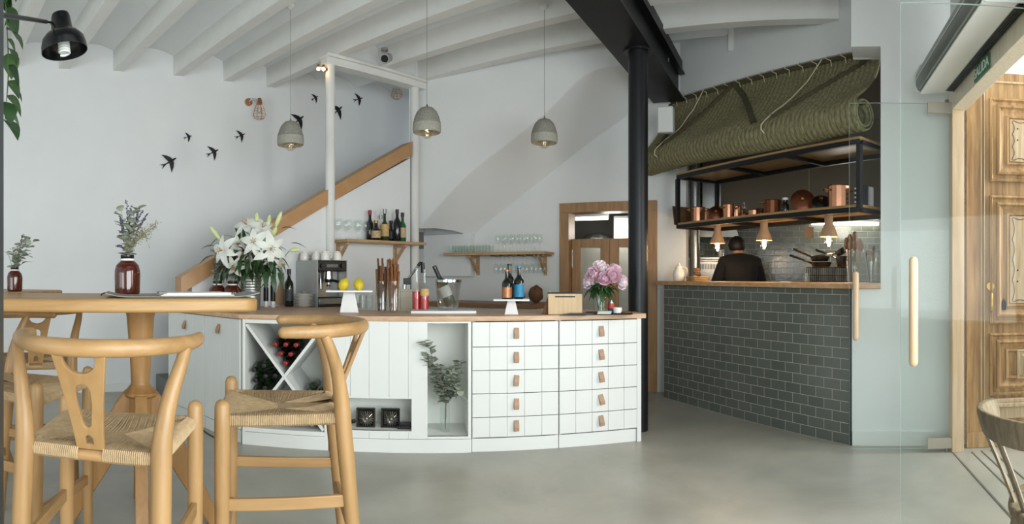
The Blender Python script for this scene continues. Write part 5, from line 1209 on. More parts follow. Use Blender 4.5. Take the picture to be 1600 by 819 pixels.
b = MB(); b.box(-.05,.05,-.06,.06,0,.17); t = thing('spice_tin','dark tin with a chequered strip at the right end'+SHF,'tin', tpos(1350,.28,ZS), RT); b.build('tin_body', mat('dark_tin','2a2630',.4), t, bevel=.004)
b = MB(); [b.box(-.052+.0,-.0505,-.05+.022*(i%2)*1.0,-.03+.022*(i%2),.01+.017*i,.025+.017*i) for i in range(9)]; [b.box(-.045+.02*(i%2),-.025+.02*(i%2),-.0615,-.0605,.01+.017*i,.025+.017*i) for i in range(9)]; b.build('chequer_label', PLASTW, t)
# hanging lamps below the shelf
def hatch_lamp(px, label, y=.20):
    p = tpos(px,y,SZ0-.03); t = thing('hatch_pendant', label, 'pendant lamp', p, 0, 'funnel lamps under the hanging shelf')
    tan = mat('tan_clay','b29374',.7,var=.1) if 'tan_clay' not in bpy.data.materials else bpy.data.materials['tan_clay']
    MB().lathe([(0,.03),(.034,.03),(.034,-.03),(.040,-.05),(.047,-.065),(.062,-.10),(.072,-.135),(.070,-.137),(.058,-.105),(.04,-.07),(0,-.06)], 30).build('lamp_shade', tan, t)
    MB().lathe([(0,-.06),(.014,-.062),(.014,-.10),(0,-.101)],12).build('lamp_socket', BRASS, t)
    bl = MB().lathe([(.012,-.10),(.016,-.115),(.034,-.15),(.036,-.175),(.022,-.205),(0,-.213)],18).build('bulb', BULBG, t)
    b = MB(); [b.tube([(.010*math.cos(a),.010*math.sin(a),-.115),(.016*math.cos(a),.016*math.sin(a),-.185)],.0028,5) for a in (0,1.26,2.5,3.8,5.0)]; b.ball((0,0,-.155),.017,10,8,(1,1,2)); b.build('filament', GLOW, bl)
    return p
HL = [hatch_lamp(1121,'leftmost of three lit funnel lamps under the kitchen shelf'), hatch_lamp(1194,'middle one of three lit funnel lamps under the kitchen shelf'), hatch_lamp(1295,'rightmost of three lit funnel lamps under the kitchen shelf')]

# ---------------------------------------------------------------- esparto grass blind
def esparto():
    m, nt, bs = base_mat('esparto_grass'); uv = N(nt,'ShaderNodeUVMap'); mp = N(nt,'ShaderNodeMapping'); nt.links.new(uv.outputs[0], mp.inputs[0])
    mp.inputs['Scale'].default_value = (1,1,1)
    n = N(nt,'ShaderNodeTexNoise',Scale=60.0,Detail=5.0); mp2 = N(nt,'ShaderNodeMapping'); mp2.inputs['Scale'].default_value=(1.6,.55,1); nt.links.new(uv.outputs[0],mp2.inputs[0]); nt.links.new(mp2.outputs[0],n.inputs['Vector'])
    r = N(nt,'ShaderNodeValToRGB'); e=r.color_ramp.elements; e[0].position=.3; e[0].color=lin('645e42'); e[1].position=.72; e[1].color=lin('a19a74'); nt.links.new(n.outputs['Fac'],r.inputs[0]); nt.links.new(r.outputs[0],bs.inputs['Base Color'])
    wv = N(nt,'ShaderNodeTexWave',wave_type='BANDS',bands_direction='DIAGONAL',Scale=70.0,Distortion=2.0); nt.links.new(uv.outputs[0],wv.inputs['Vector'])
    bp = N(nt,'ShaderNodeBump',Strength=.6,Distance=.008); nt.links.new(wv.outputs['Fac'],bp.inputs['Height']); nt.links.new(bp.outputs[0],bs.inputs['Normal']); bs.inputs['Roughness'].default_value=.85
    return m
ESPARTO = esparto(); BAND = mat('esparto_band','4f4a31',.9,var=.3,scale=60,bump=.5,bscale=150); ROPE = mat('pale_rope','cfc7a8',.8)
cs0, cs1 = along(1052,C0,Cd), along(1379,C0,Cd); ts0, ts1 = -.21, fx1+.03
RR = .125; ZR = SZ1 + .066 + RR
def top_pt(f): return W(M_C, cs0+(cs1-cs0)*f, -.03, 3.035)
def roll_c(f): return W(M_T, ts0+(ts1-ts0)*f, -.04 + .07*f, ZR + .015*math.sin(f*7))
TN = V(Td[1],-Td[0],0) if True else None
TN = -V(*(M_T.to_3x3() @ V(0,1,0)))
def mat_path(f, n=26, turns=1.0):
    P0_ = top_pt(f); c_ = roll_c(f); ph_ = math.radians(52); a_ = c_ + TN*RR*math.cos(ph_) + V(0,0,RR*math.sin(ph_)); tg_ = TN*math.sin(ph_) - V(0,0,math.cos(ph_))
    P1_ = P0_ + V(0,0,-.20) + TN*.015; P2_ = a_ - tg_*.22
    o = []
    for i in range(n+1):
        t = i/n; o.append(P0_*(1-t)**3 + P1_*3*t*(1-t)**2 + P2_*3*t*t*(1-t) + a_*t**3)
    for i in range(1,31):                                  # rolled up lower end, spiralling inwards
        th = -ph_ + i/30*2*PI*1.85; rr = RR - .048*(i/30); o.append(c_ + TN*rr*math.cos(th) + V(0,0,-rr*math.sin(th)))
    return o
bl_ = thing('esparto_blind','greenish woven esparto grass blind half rolled over the kitchen hatch','blind', W(M_T,1.0,.0,0))
inv = Matrix.Translation(-bl_.location)
NC = 330; b = MB(); b.M = inv; G = []
for i in range(NC+1):
    f = i/NC; pth = mat_path(f); rid = .0115*abs(math.sin(PI*f*55))**.7; row = []
    for j, p in enumerate(pth):
        t = (pth[min(j+1,len(pth)-1)]-pth[max(j-1,0)]).normalized(); sd = (V(*(M_T.to_3x3() @ V(1,0,0)))); nn = sd.cross(t).normalized()
        if j <= 26 and nn.dot(TN) < 0: nn = -nn
        wv_ = .014*math.sin(f*23+j*.12)*min(1,j/8)*(1 if j<27 else 0)
        row.append(p + nn*(rid + wv_) if j <= 26 else p + (p-roll_c(f)).normalized()*rid*.8)
    G.append(row)
NJ = len(G[0]); b.add([p for r_ in G for p in r_], [(i*NJ+j,(i+1)*NJ+j,(i+1)*NJ+j+1,i*NJ+j+1) for i in range(NC) for j in range(NJ-1)])
mo = b.build('woven_mat', ESPARTO, bl_, ang=180); uvl = mo.data.uv_layers.new(name='UVMap')
for pl in mo.data.polygons:
    for li in pl.loop_indices:
        vi = mo.data.loops[li].vertex_index; uvl.data[li].uv = (vi//NJ/NC*2.5, (vi%NJ)/NJ*1.8)
sd_ = mo.modifiers.new('thickness','SOLIDIFY'); sd_.thickness = .012; sd_.offset = -1
b = MB(); b.M = inv; b.tube([top_pt(i/30)+V(0,0,-.015)+TN*.012 for i in range(31)], .024, 8); b.build('head_roll', ESPARTO if False else BAND, bl_)
for k in range(17):
    f = .03 + .94*k/16; p = top_pt(f); p2 = top_pt(min(1,f+.022)); b = MB(); b.M = inv
    b.tube([p + V(0,0,.03) + TN*.012, p + TN*.04 + V(0,0,.0), p2 + TN*.042 + V(0,0,-.03), p2 + TN*.03 + V(0,0,-.075)], .004, 6); b.build('lashing', ROPE, bl_)
def surf(f, j): return G[min(NC,max(0,round(f*NC)))][j]
def band_strip(f0, f1, j0, j1, w_=.028):
    b = MB(); b.M = inv; n_ = 26; vs = []
    for i in range(n_+1):
        t = i/n_; f = f0+(f1-f0)*t; j = j0+(j1-j0)*t; ja = int(j); p = surf(f,ja).lerp(surf(f,min(ja+1,NJ-1)), j-ja); up_ = (surf(f,max(0,ja-1))-surf(f,ja+1)).normalized(); hd = V(*(M_T.to_3x3() @ V(1,0,0)))
        tdir = (hd*(f1-f0)*2.6 - up_*(j1-j0)*.035).normalized(); nn = hd.cross(up_).normalized(); nn = nn if nn.dot(TN) > 0 else -nn; sw = tdir.cross(nn).normalized()
        p = p + nn*.020; vs += [p - sw*w_ - nn*.02, p - sw*w_*.6 + nn*.008, p + sw*w_*.6 + nn*.008, p + sw*w_ - nn*.02]
    b.add(vs, [(4*i+j,4*i+j+1,4*i+j+5,4*i+j+4) for i in range(n_) for j in range(3)]); return b.build('stitched_band', BAND, bl_)
band_strip(.36,.13,1,25,.020); band_strip(.37,.60,1,25); band_strip(.985,.68,1,25,.020); band_strip(.01,.10,2,25)
for fa, fb in ((.205,.11),(.775,.655)):
    b = MB(); b.M = inv; pts_ = [top_pt(fa)+TN*.03+V(0,0,.0)] + [surf(fa+(fb-fa)*(i/20)**.9, int(1+i/20*24)) + TN*.035 for i in range(1,21)] + [surf(fb+.008*i, 26+i*2) + (surf(fb,26+i*2)-roll_c(fb)).normalized()*.02 for i in range(1,5)]
    b.tube(smooth_path(pts_[::3] + [pts_[-1]],4), .0055, 6); b.build('pull_rope', ROPE, bl_)

# ---------------------------------------------------------------- on the ledge
def lpos(px, y): s = along(px, tq(y), Td); return W(M_T, s, y, ZL)
t = thing('white_jug','white ceramic jug at the left end of the serving ledge','jug', lpos(1061,.10)); MB().lathe([(0,0),(.045,0),(.055,.01),(.062,.06),(.055,.10),(.036,.125),(.034,.15),(.028,.152),(.03,.12),(0,.11)],28).build('jug_body', CERAM, t); MB().tube(smooth_path([(.03,.0,.145),(.075,0,.13),(.085,0,.08),(.058,0,.035)],5),.008,8).build('handle', CERAM, t); b=MB(); b.lathe([(.028,.151),(.01,.165),(.010,.178),(0,.18)],16); b.build('lid', CERAM, t)
for i in range(3): 
    b = MB(); [b.tube([(r*math.cos(a),r*math.sin(a),.008) for a in [2*PI*k/30 for k in range(31)]], .0075, 6) for r in (.03,.055,.08,.105)]; b.lathe([(0,.003),(.1,.003),(.1,.012),(0,.012)],24)
    tag(b.build('woven_trivet', mat('straw','9c7f52',.8,var=.3,scale=60), loc=lpos(1090,.17)+V(0,0,.0165*i)), 'round straw mat, %s of three stacked beside the white jug' % ('lowest','middle','topmost')[i], 'mat', 'stacked straw mats on the ledge')
b = MB(); [b.ball((random.uniform(-.04,.04),random.uniform(-.02,.02),.02+.02*i), .028, 10, 6, (1.5,.6,.7)) for i in range(3)]; tag(b.build('wooden_scoop', BROWN, loc=lpos(1085,.16)+V(0,0,.053)), 'brown wooden scoop lying on the straw mats', 'scoop')
tumbler(lpos(1260,.12), .034, .075, 'small clear glass on the serving ledge left of the pans')
b = MB(); 
for i in range(5): b.box(-.06+.01*i,.06-.012*i,-.04,.04,.0015*i,.0015*i+.001)
tag(b.build('paper_slips', PAPER, loc=lpos(1228,.14), rz=.7), 'crumpled white order slips lying on the serving ledge', 'paper')
rk = thing('pan_rack','black wire basket holding pans on the ledge','rack', lpos(1294,.30), RT); b = MB()
for z in (.01,.06,.12):
    pts_ = [(-.14,-.10,z),(.14,-.10,z),(.14,.10,z),(-.14,.10,z),(-.14,-.10,z)]; [b.tube([p,r_],.004,6) for p,r_ in zip(pts_,pts_[1:])]
for i in range(15): x=-.14+.02*i; b.tube([(x,-.10,.01),(x,-.10,.12)],.0025,5); b.tube([(x,.10,.01),(x,.10,.12)],.0025,5); b.tube([(x,-.10,.01),(x,.10,.01)],.0025,5)
for i in range(10): y=-.10+.022*i; b.tube([(-.14,y,.01),(-.14,y,.12)],.0025,5); b.tube([(.14,y,.01),(.14,y,.12)],.0025,5)
b.build('wire_basket', BLACKM, rk)
def pan(px, y, r, h, z, label, ang=0.0, tilt=0.0):
    p = lpos(px,y)+V(0,0,z); t = thing('frying_pan', label, 'pan', p, ang); M=Matrix.Rotation(tilt,4,'Y'); b=MB(); b.M=M; b.lathe([(0,.002),(r*.75,0),(r*.82,.004),(r,h),(r*.97,h),(r*.78,.008),(0,.007)],32); b.build('pan_body', BLACKB, t)
    b=MB(); b.M=M; b.tube([(r*.95,0,h*.8),(r+.06,0,h+.015),(r+.17,0,h+.05)],[.008,.008,.010],8,round_ends=True); b.build('handle', BLACKB, t)
pan(1283,.30,.088,.04,.125,'lowest black frying pan on the wire basket, handle to the left',PI*.93); pan(1281,.29,.082,.04,.172,'upper black frying pan on the wire basket, handle to the left',PI*1.03); 
pan(1317,.31,.058,.085,.125,'small black saucepan at the right of the wire basket',PI*.7)
pan(1317,.31,.055,.045,.225,'topmost black pan standing at the right of the wire basket',PI*.8,.5)
q = lpos(1334,.16); tag(MB().lathe([(0,.003),(.055,0),(.06,.006),(.06,.17),(.05,.20),(.05,.235),(.047,.235),(.047,.20),(.056,.17),(.055,.012),(0,.01)],30).build('glass_jar', GLASSW, loc=q), 'big clear glass jar full of wooden spoons on the ledge', 'jar')
SPW = wood('spoon_wood','6b4630','94694a','z')
for k in range(9):
    a = 2*PI*k/9; L = random.uniform(.30,.40); e = V(.06*math.cos(a+.2),.05*math.sin(a+.2),L); s_ = V(.03*math.cos(a),.03*math.sin(a),.014); b = MB(); b.tube([s_, s_.lerp(e,.75)],[.006,.006],8); d_ = (e-s_).normalized(); b.M = Matrix.Translation(e - d_*.03) @ V(0,0,1).rotation_difference(d_).to_matrix().to_4x4(); b.ball((0,0,0),.024,12,8,(1,.35,1.7))
    tag(b.build('wooden_spoon', SPW, loc=q), 'wooden spoon in the big glass jar on the ledge', 'spoon', 'wooden spoons in the big jar')
q = W(M_D,.16,.14,ZL); tag(MB().lathe([(0,.003),(.042,0),(.046,.006),(.046,.16),(.043,.16),(.042,.012),(0,.01)],26).build('glass_jar', GLASSW, loc=q), 'glass jar of steel utensils at the right end of the ledge', 'jar')
for k in range(7):
    a = 2*PI*k/7; e = V(.05*math.cos(a),.05*math.sin(a),random.uniform(.19,.26)); s_ = V(.02*math.cos(a),.02*math.sin(a),.014); b = MB(); b.tube([s_,e],.0035,6); b.ball(e,.014,10,6,(1,.4,1.5)); tag(b.build('kitchen_utensil', (STEEL,SPW,BLACKM)[k%3], loc=q), '%s kitchen utensil in the jar at the right end of the ledge' % ('steel','wooden','black')[k%3], 'utensil', '%s utensils in the right jar' % ('steel','wooden','black')[k%3])
# ---------------------------------------------------------------- kitchen equipment
qx = lambda px: along(px,Q0,Qd)
sh = thing('tube_lamp','lit fluorescent strip on the kitchen back wall','lamp', W(M_Q,qx(1320),-.06,1.86), rz_of(Qd)); w2 = (qx(1372)-qx(1268))/2; MB().cyl((-w2,0,0),(w2,0,0),.018,n=12).build('tube', TUBE, sh); b = MB(); b.box(-w2-.02,w2+.02,-.03,.055,.022,.06); b.build('batten', PLASTW, sh)
b = MB(); b.M = M_Q; b.box(qx(1150),qx(1385),-.30,0,1.90,1.94); tag(b.build('wall_board', wood('dark_board','3b2c20','57412f','x')), 'dark wooden shelf board high on the kitchen back wall', 'shelf')
hd = thing('extractor_hood','steel extractor hood over the oven in the kitchen','hood', spot(1112,430,7.0)+V(0,0,-EYE), -bearing(1112)); hd.location.z = 0
b = MB(); b.vprism([(-.30,1.66),(.32,1.66),(.30,1.74),(.12,1.93),(-.12,1.93),(-.30,1.78)], -.30,.30); b.build('hood_canopy', STEEL, hd, bevel=.005); b = MB(); b.box(-.11,.11,-.1,.1,1.935,3.2); b.build('duct', STEEL, hd)
ov = thing('oven','steel oven with a glowing window under the extractor hood','oven', (hd.location.x,hd.location.y,0), -bearing(1112))
b = MB(); b.box(-.26,.26,-.26,.26,1.06,1.385); b.build('oven_body', STEEL, ov, bevel=.006); b = MB(); b.box(-.30,.30,-.28,.28,1.405,1.43); b.box(-.25,.25,-.2,.2,1.385,1.405); b.build('top_tray', STEEL, ov, bevel=.003)
b = MB(); b.box(.12,.25,-.268,-.26,1.28,1.37); b.build('lit_window', mat('oven_glow','f0c060',.4,emit='ffc050',estr=1.2), ov); b = MB(); [b.box(-.24+.018*i,-.232+.018*i,-.265,-.26,1.29,1.35) for i in range(18)]; b.build('vent', BLACKP, ov)
b = MB(); b.box(-.30,.30,-.28,.28,0,1.06); b.build('base_unit', BLACKM, ov, bevel=.006)
pp = thing('steel_pipe','steel stove pipe at the left side of the kitchen','pipe', spot(1086,430,6.2)-V(0,0,EYE)); MB().tube([(0,0,0),(0,0,3.2)],.055,20).build('pipe', STEEL, pp); [MB().tube([(0,0,z),(0,0,z+.03)],.060,20).build('clamp_ring', STEEL, pp) for z in (1.2,1.5,1.85)]
for i,(px,lb) in enumerate(((1126,'small white pot on the oven top, at the left'),(1131,'small glass on the oven top, at the right'))):
    p = spot(px,430,6.6); tag(MB().lathe([(0,0),(.03,0),(.032,.08),(.028,.08),(.026,.006),(0,.005)],18).build('small_pot', (CERAM,GLASSW)[i], loc=(p.x,p.y,1.431)), lb, 'pot')
p = spot(1264,359,6.3); t = thing('price_tag','tan paper tag hanging in the kitchen behind the right lamps','tag', p, -bearing(1264)); b = MB(); b.box(-.05,.05,-.001,.001,-.09,.03); b.build('tag_sheet', mat('tan_paper','c0a284',.8), t); b = MB(); b.tube([(0,0,.03),(0,0,3.2-p.z)],.0015,5); b.build('string', ROPE, t)

# ---------------------------------------------------------------- entrance: glass doors
def glass_leaf(name, hinge_s, d, wdt, label, hx_, hz, sgn):
    hp_ = W(M_H,hinge_s,0,0); M = frame((hp_.x,hp_.y),d); e = bpy.data.objects.new(name,None); COL.objects.link(e); e.matrix_world = M; structure(e,label)
    b = MB(); b.box(.0,wdt,-.005,.005,.03,2.40); b.build('pane', GLASS, e, smooth=False)
    b = MB(); b.box(wdt,wdt+.0015,-.005,.005,.03,2.40); b.box(0,wdt,-.005,.005,2.4,2.4015); b.box(0,wdt,-.005,.005,.0285,.03); b.build('glass_rim', GEDGE, e, smooth=False)
    for z0,z1 in ((.025,.10),(2.335,2.41)):
        b = MB(); b.box(-.02,(.165 if sgn == 1 else .06),-.016,.016,z0,z1); f_ = b.build('patch_fitting', mat('satin_steel','c2b8aa',.3,metal=.85) if 'satin_steel' not in bpy.data.materials else bpy.data.materials['satin_steel'], e, bevel=.003); MB().cyl((.03,0,z0-.024 if z0 < 1 else z1),(.03,0,z0 if z0 < 1 else z1+.02),.014,n=14).build('pivot', STEEL, f_)
    for s in (-1,1):
        b = MB(); b.tube([(hx_,s*.05,hz-.215),(hx_,s*.05,hz+.215)],.0195,18,round_ends=True); h_ = b.build('handle', PALEW, e)
        b = MB(); [b.cyl((hx_,s*.006,z),(hx_,s*.05,z),.007,n=10) for z in (hz-.11,hz+.11)]; b.build('standoff', STEEL, h_)
    return e
d1 = unit(2.18-2.75, 3.30-2.88); G1 = glass_leaf('door_2', 0.0, d1, .70, 'far frameless glass door leaf standing open before the white pier', .655, 1.01, 1)
hp2 = W(M_H,1.50,0,0); d2 = unit(1.56-hp2.x, 1.95-hp2.y); G2 = glass_leaf('door_3', 1.50, d2, (V(1.56,1.95,0)-V(hp2.x,hp2.y,0)).length, 'near frameless glass door leaf standing open at the right', (V(1.56,1.95,0)-V(hp2.x,hp2.y,0)).length-.055, 1.065, .09)
# air curtain and exit sign
ac = thing('air_curtain','long white and grey air curtain mounted over the glass doors','air curtain', W(M_H,.06,0,0), rz_of(Hd)); Lc = 1.36
M = Matrix(((0,0,1,0),(-1,0,0,0),(0,1,0,0),(0,0,0,1)))           # profile x -> -y (into the room), profile y -> z, extrusion -> x
def prof_ext(pts, x0, x1):
    b = MB(); n = len(pts); vs = [(x0,p[0],p[1]) for p in pts] + [(x1,p[0],p[1]) for p in pts]
    b.add(vs, [tuple(range(n)),tuple(range(n,2*n))[::-1]] + [(i,n+i,n+(i+1)%n,(i+1)%n) for i in range(n)]); return b
sdn = 1 if (M_H.to_3x3() @ V(0,1,0)).dot(V(-1,.5,0)) > 0 else -1   # side of the doorway line that is the room
S = lambda y: y*sdn
prof_ext([(S(.0),2.475),(S(.215),2.445),(S(.250),2.455),(S(.265),2.49),(S(.262),2.56),(S(.23),2.62),(S(.16),2.65),(S(.0),2.65)], .012, Lc-.012).build('housing', GREYALU, ac, ang=50)
for a_, c_ in ((0,.012),(Lc-.012,Lc)): prof_ext([(S(-.0),2.466),(S(.22),2.436),(S(.262),2.45),(S(.275),2.49),(S(.272),2.565),(S(.237),2.63),(S(.162),2.66),(S(-.0),2.66)], a_, c_).build('end_cap', PLASTW, ac, bevel=.003)
prof_ext([(S(.065),2.458),(S(.238),2.434),(S(.238),2.444),(S(.065),2.468)], .014, Lc-.014).build('lower_cover', PLASTW, ac, bevel=.002)
b = MB()
for k in range(4): y0_,y1_ = sorted((S(.008+.012*k),S(.014+.012*k))); b.box(.03,Lc-.03,y0_,y1_,2.459,2.476)
b.build('outlet_grille', BLACKM, ac)
b = MB(); y0_,y1_ = sorted((S(.2655),S(.2675))); b.box(.02,Lc-.02,y0_,y1_,2.518,2.524); b.build('trim_line', PLASTW, ac)
# exit sign on the transom
xs_ = along(1536, (H0[0],H0[1]), Hd); sg = thing('exit_sign','green exit sign reading SALIDA on the door transom','sign', W(M_H,xs_,S(.003),2.408), rz_of(Hd))
b = MB(); b.box(-.135,.135,-.008,-.002,-.045,.045); b.build('sign_plate', SIGNG, sg, bevel=.001)
text('sign_text','SALIDA',.082,SIGNW,sg,Matrix.Translation((0,-.0092,-.001)) @ Matrix.Rotation(PI/2,4,'X'),.002)

# ---------------------------------------------------------------- carved oak street door, folded open
dd_ = unit(.78,-.62); dp_ = (2.885,2.865); cd_ = bpy.data.objects.new('door_4',None); COL.objects.link(cd_); cd_.matrix_world = frame(dp_,dd_); structure(cd_,'old carved oak street door folded open at the right')
WD, HD = 1.05, 2.66
b = MB(); b.box(0,WD,0,.05,.06,HD); b.rings(.135,WD-.03,.07,HD-.03,[(0,0),(.0,.012),(.012,.018),(.022,.006),(.03,.006)]) if False else None
b.box(0,WD,-.012,.0,.0,.11)
b.build('leaf', OLDW, cd_, bevel=.004)
def panel(nm, x0, x1, z0, z1, prof, m): b = MB(); b.rings(x0,x1,z0,z1,prof,y=-.001); return b.build(nm, m, cd_, ang=20)
b = MB(); b.box(.10,.112,-.010,0,.16,HD-.06); b.box(.122,.130,-.016,0,.16,HD-.06); b.box(.10,WD-.1,-.012,0,HD-.075,HD-.06); b.box(.10,WD-.1,-.012,0,.15,.165); b.build('stile_moulding', OLDL, cd_, bevel=.003)
pf1 = [(0,0),(.0,.020),(.014,.026),(.026,.010),(.045,.012),(.052,.030),(.066,.034),(.078,.014),(.100,.004),(.118,.006),(.124,.016),(.134,.016),(.142,.002)]
P1 = panel('upper_panel', .165, .885, 1.885, 2.475, pf1, OLDW); P2 = panel('middle_panel', .165, .885, .875, 1.785, pf1, OLDW); P3 = panel('lower_panel', .165, .885, .37, .81, pf1[:9]+[(.11,.004),(.118,.02),(.13,.02),(.14,.0)], OLDW)
for nm,(z0,z1) in (('u',(1.885,2.475)),('m',(.875,1.785))):
    b = MB(); x0,x1 = .165+.142,.885-.142; b.box(x0+.002,x1-.002,-.012,-.004,z0+.144,z1-.144); pl_ = b.build('field_board', OLDL, P1 if nm=='u' else P2, bevel=.003)
    b = MB(); pts_=[]; zz0,zz1 = z0+.165,z1-.165; n_=40
    pts_ += [V(x0+.02+.016*abs(math.sin(i/n_*PI*(3 if nm=='u' else 4))),-.0125,zz0+(zz1-zz0)*i/n_) for i in range(n_+1)]
    pts_ += [V(x0+.03+(x1-x0-.06)*i/n_,-.0125,zz1+.012-.016*abs(math.sin(i/n_*PI*4))) for i in range(n_+1)]
    pts_ += [V(x1-.02-.016*abs(math.sin(i/n_*PI*(3 if nm=='u' else 4))),-.0125,zz1-(zz1-zz0)*i/n_) for i in range(n_+1)] + [V(x1-.03-(x1-x0-.06)*i/n_,-.0125,zz0-.012+.016*abs(math.sin(i/n_*PI*4))) for i in range(n_+1)]
    b.tube(pts_+[pts_[0]],.0028,5); b.build('scalloped_line', BROWN, pl_)
    b = MB(); [b.ball((x0+.06,-.012,z),.006,8,6) for z in (z0+.3,z0+.38)]; b.build('nail', BLACKP, pl_)
b = MB(); cx_,cz_ = .46,.585; b.rings(cx_-.10,cx_+.10,cz_-.105,cz_+.105,[(0,-.002),(.0,.018),(.012,.022),(.022,.008),(.030,.008)],y=-.003); b.add([(cx_-.07,-.012,cz_-.075),(cx_+.07,-.012,cz_-.075),(cx_+.07,-.012,cz_+.075),(cx_-.07,-.012,cz_+.075),(cx_,-.062,cz_)],[(0,1,4),(1,2,4),(2,3,4),(3,0,4)]); b.build('pyramid_boss', OLDL, P3, ang=15)
b = MB(); b.box(.165,.885,-.03,0,.315,.345); b.box(.165,.885,-.04,0,.285,.315); b.box(.165,.885,-.022,0,.2,.285); b.build('bottom_moulding', OLDL, cd_, bevel=.006)
hx = along(1547,dp_,dd_); hz = EYE+(Y0-447)/F*4.1
b = MB(); b.cyl((hx,0,hz),(hx,-.02,hz),.03,.028,24); b.tube(smooth_path([(hx+.004,-.0,hz-.045),(hx+.004,-.045,hz-.055),(hx+.004,-.05,hz-.11),(hx+.004,-.045,hz-.165),(hx+.004,0,hz-.175)],5),.009,10); b.build('handle', BRASS, cd_)
kx_ = along(1568,dp_,dd_); b = MB(); b.vprism([(kx_-.016,hz-.17),(kx_+.016,hz-.17),(kx_+.018,hz-.12),(kx_,hz-.085),(kx_-.018,hz-.12)],-.014,-.001); b.build('keyhole_plate', BLACKM, cd_)
# black cable along the left wing of the bar
b = MB(); pts_ = [W(M_L,.15,-.05,.005), W(M_L,.4,-.07,.005), W(M_L,.62,-.06,.005), W(M_L,.8,-.09,.005), W(M_L,1.0,-.10,.005)]
b.tube(smooth_path(pts_,6), .0045, 6); tag(b.build('floor_cable', BLACKP), 'thin black cable lying on the floor along the left bar cabinets', 'cable')
# ---------------------------------------------------------------- the cook behind the hatch, seen from behind
def skin_mesh(name, verts, edges, radii, m, parent, sub=2, root=0):
    me = bpy.data.meshes.new(name); me.from_pydata([tuple(v) for v in verts], edges, []); o = bpy.data.objects.new(name, me); COL.objects.link(o)
    sk = o.modifiers.new('skin','SKIN'); sk.use_smooth_shade = True
    for i, r in enumerate(radii):
        q = me.skin_vertices[0].data[i]; q.radius = (r if isinstance(r,tuple) else (r,r)); q.use_root = (i == root)
    sb_ = o.modifiers.new('sub','SUBSURF'); sb_.levels = sub; sb_.render_levels = sub
    bpy.context.view_layer.update(); n = bpy.data.meshes.new_from_object(o.evaluated_get(bpy.context.evaluated_depsgraph_get()))
    bpy.data.objects.remove(o); n.materials.clear(); n.materials.append(m); n.name = name
    n.polygons.foreach_set('use_smooth',[True]*len(n.polygons))
    r_ = bpy.data.objects.new(name, n); COL.objects.link(r_); r_.parent = parent; return r_
cp = spot(1159,430,5.95); ck = thing('person','person in black seen from behind, head bent, working in the kitchen','person', (cp.x,cp.y,0), -bearing(1166)+.25)
# local: +y is where the cook faces (away from the viewer)
J = {}; vs=[]; es=[]; rs=[]
def jn(n, p, r, par=None):
    J[n]=len(vs); vs.append(p); rs.append(r)
    if par is not None: es.append((J[par],J[n]))
jn('pelvis',(0,0,.93),(.15,.11)); jn('waist',(0,.01,1.07),(.135,.10),'pelvis'); jn('chest',(0,.05,1.24),(.16,.11),'waist'); jn('upper',(0,.09,1.35),(.13,.09),'chest'); jn('neck',(0,.125,1.42),.055,'upper'); jn('nape',(0,.15,1.465),.056,'neck'); jn('skull',(-.01,.175,1.52),(.078,.088),'nape'); jn('crown',(-.012,.185,1.565),(.062,.070),'skull')
for s,n in ((-1,'l'),(1,'r')):
    jn('sh'+n,(s*.17,.08,1.345),.060,'upper'); jn('el'+n,(s*.255,.13,1.10),.042,'sh'+n); jn('wr'+n,(s*.15,.36,1.02),.028,'el'+n); jn('pa'+n,(s*.13,.43,1.01),(.036,.018),'wr'+n)
    for k,(dx,L) in enumerate(((-.030,.075),(-.010,.086),(.010,.080),(.028,.064))):
        jn('f%d%s'%(k,n),(s*.13+dx,.47+L*.3,1.005),.0095,'pa'+n); jn('g%d%s'%(k,n),(s*.13+dx,.47+L*.8,.980),.008,'f%d%s'%(k,n))
    jn('t0'+n,(s*.13-s*.042,.425,1.0),.011,'pa'+n); jn('t1'+n,(s*.13-s*.055,.465,.985),.009,'t0'+n)
    jn('hi'+n,(s*.095,0,.88),.088,'pelvis'); jn('kn'+n,(s*.11,.03,.49),.060,'hi'+n); jn('an'+n,(s*.115,-.01,.09),.042,'kn'+n); jn('to'+n,(s*.125,.14,.035),(.045,.03),'an'+n)
body = skin_mesh('body', vs, es, rs, SKIN, ck)
# face details joined to the body surface: nose, ears, chin, eyes, mouth
b = MB(); hc = V(-.01,.178,1.525)
b.ball(hc+V(0,.088,-.012),.014,10,8,(.8,1.1,1.4)); b.ball(hc+V(0,.062,-.06),.036,12,8,(1,.9,.8))
for s in (-1,1): b.ball(hc+V(s*.079,-.002,-.01),.018,10,8,(.45,.8,1.3)); b.ball(hc+V(s*.028,.078,.008),.011,10,8)
b.ball(hc+V(0,.085,-.045),.016,10,6,(1.3,.4,.35))
tmp = b.build('face', SKIN); bm = bmesh.new(); bm.from_mesh(body.data); bm.from_mesh(tmp.data); bm.to_mesh(body.data); bm.free(); bpy.data.objects.remove(tmp); body.data.polygons.foreach_set('use_smooth',[True]*len(body.data.polygons))
b = MB(); b.M = Matrix.Translation((-.011,.168,1.535)); b.ball((0,0,0),.10,24,16,(.90,1.0,1.0))
for k,p in enumerate(b.v):
    q = p - V(-.011,.168,1.535)
    if q.y > .045: q.y = .045 + (q.y-.045)*.25; q.z = max(q.z,.02) if q.z < .02 else q.z
    if q.z < -.05: q.z = -.05 + (q.z+.05)*.3
    b.v[k] = V(-.011,.168,1.535) + q*(1+.02*math.sin(p.x*300)*math.sin(p.z*280))
b.build('hair', HAIR, ck)
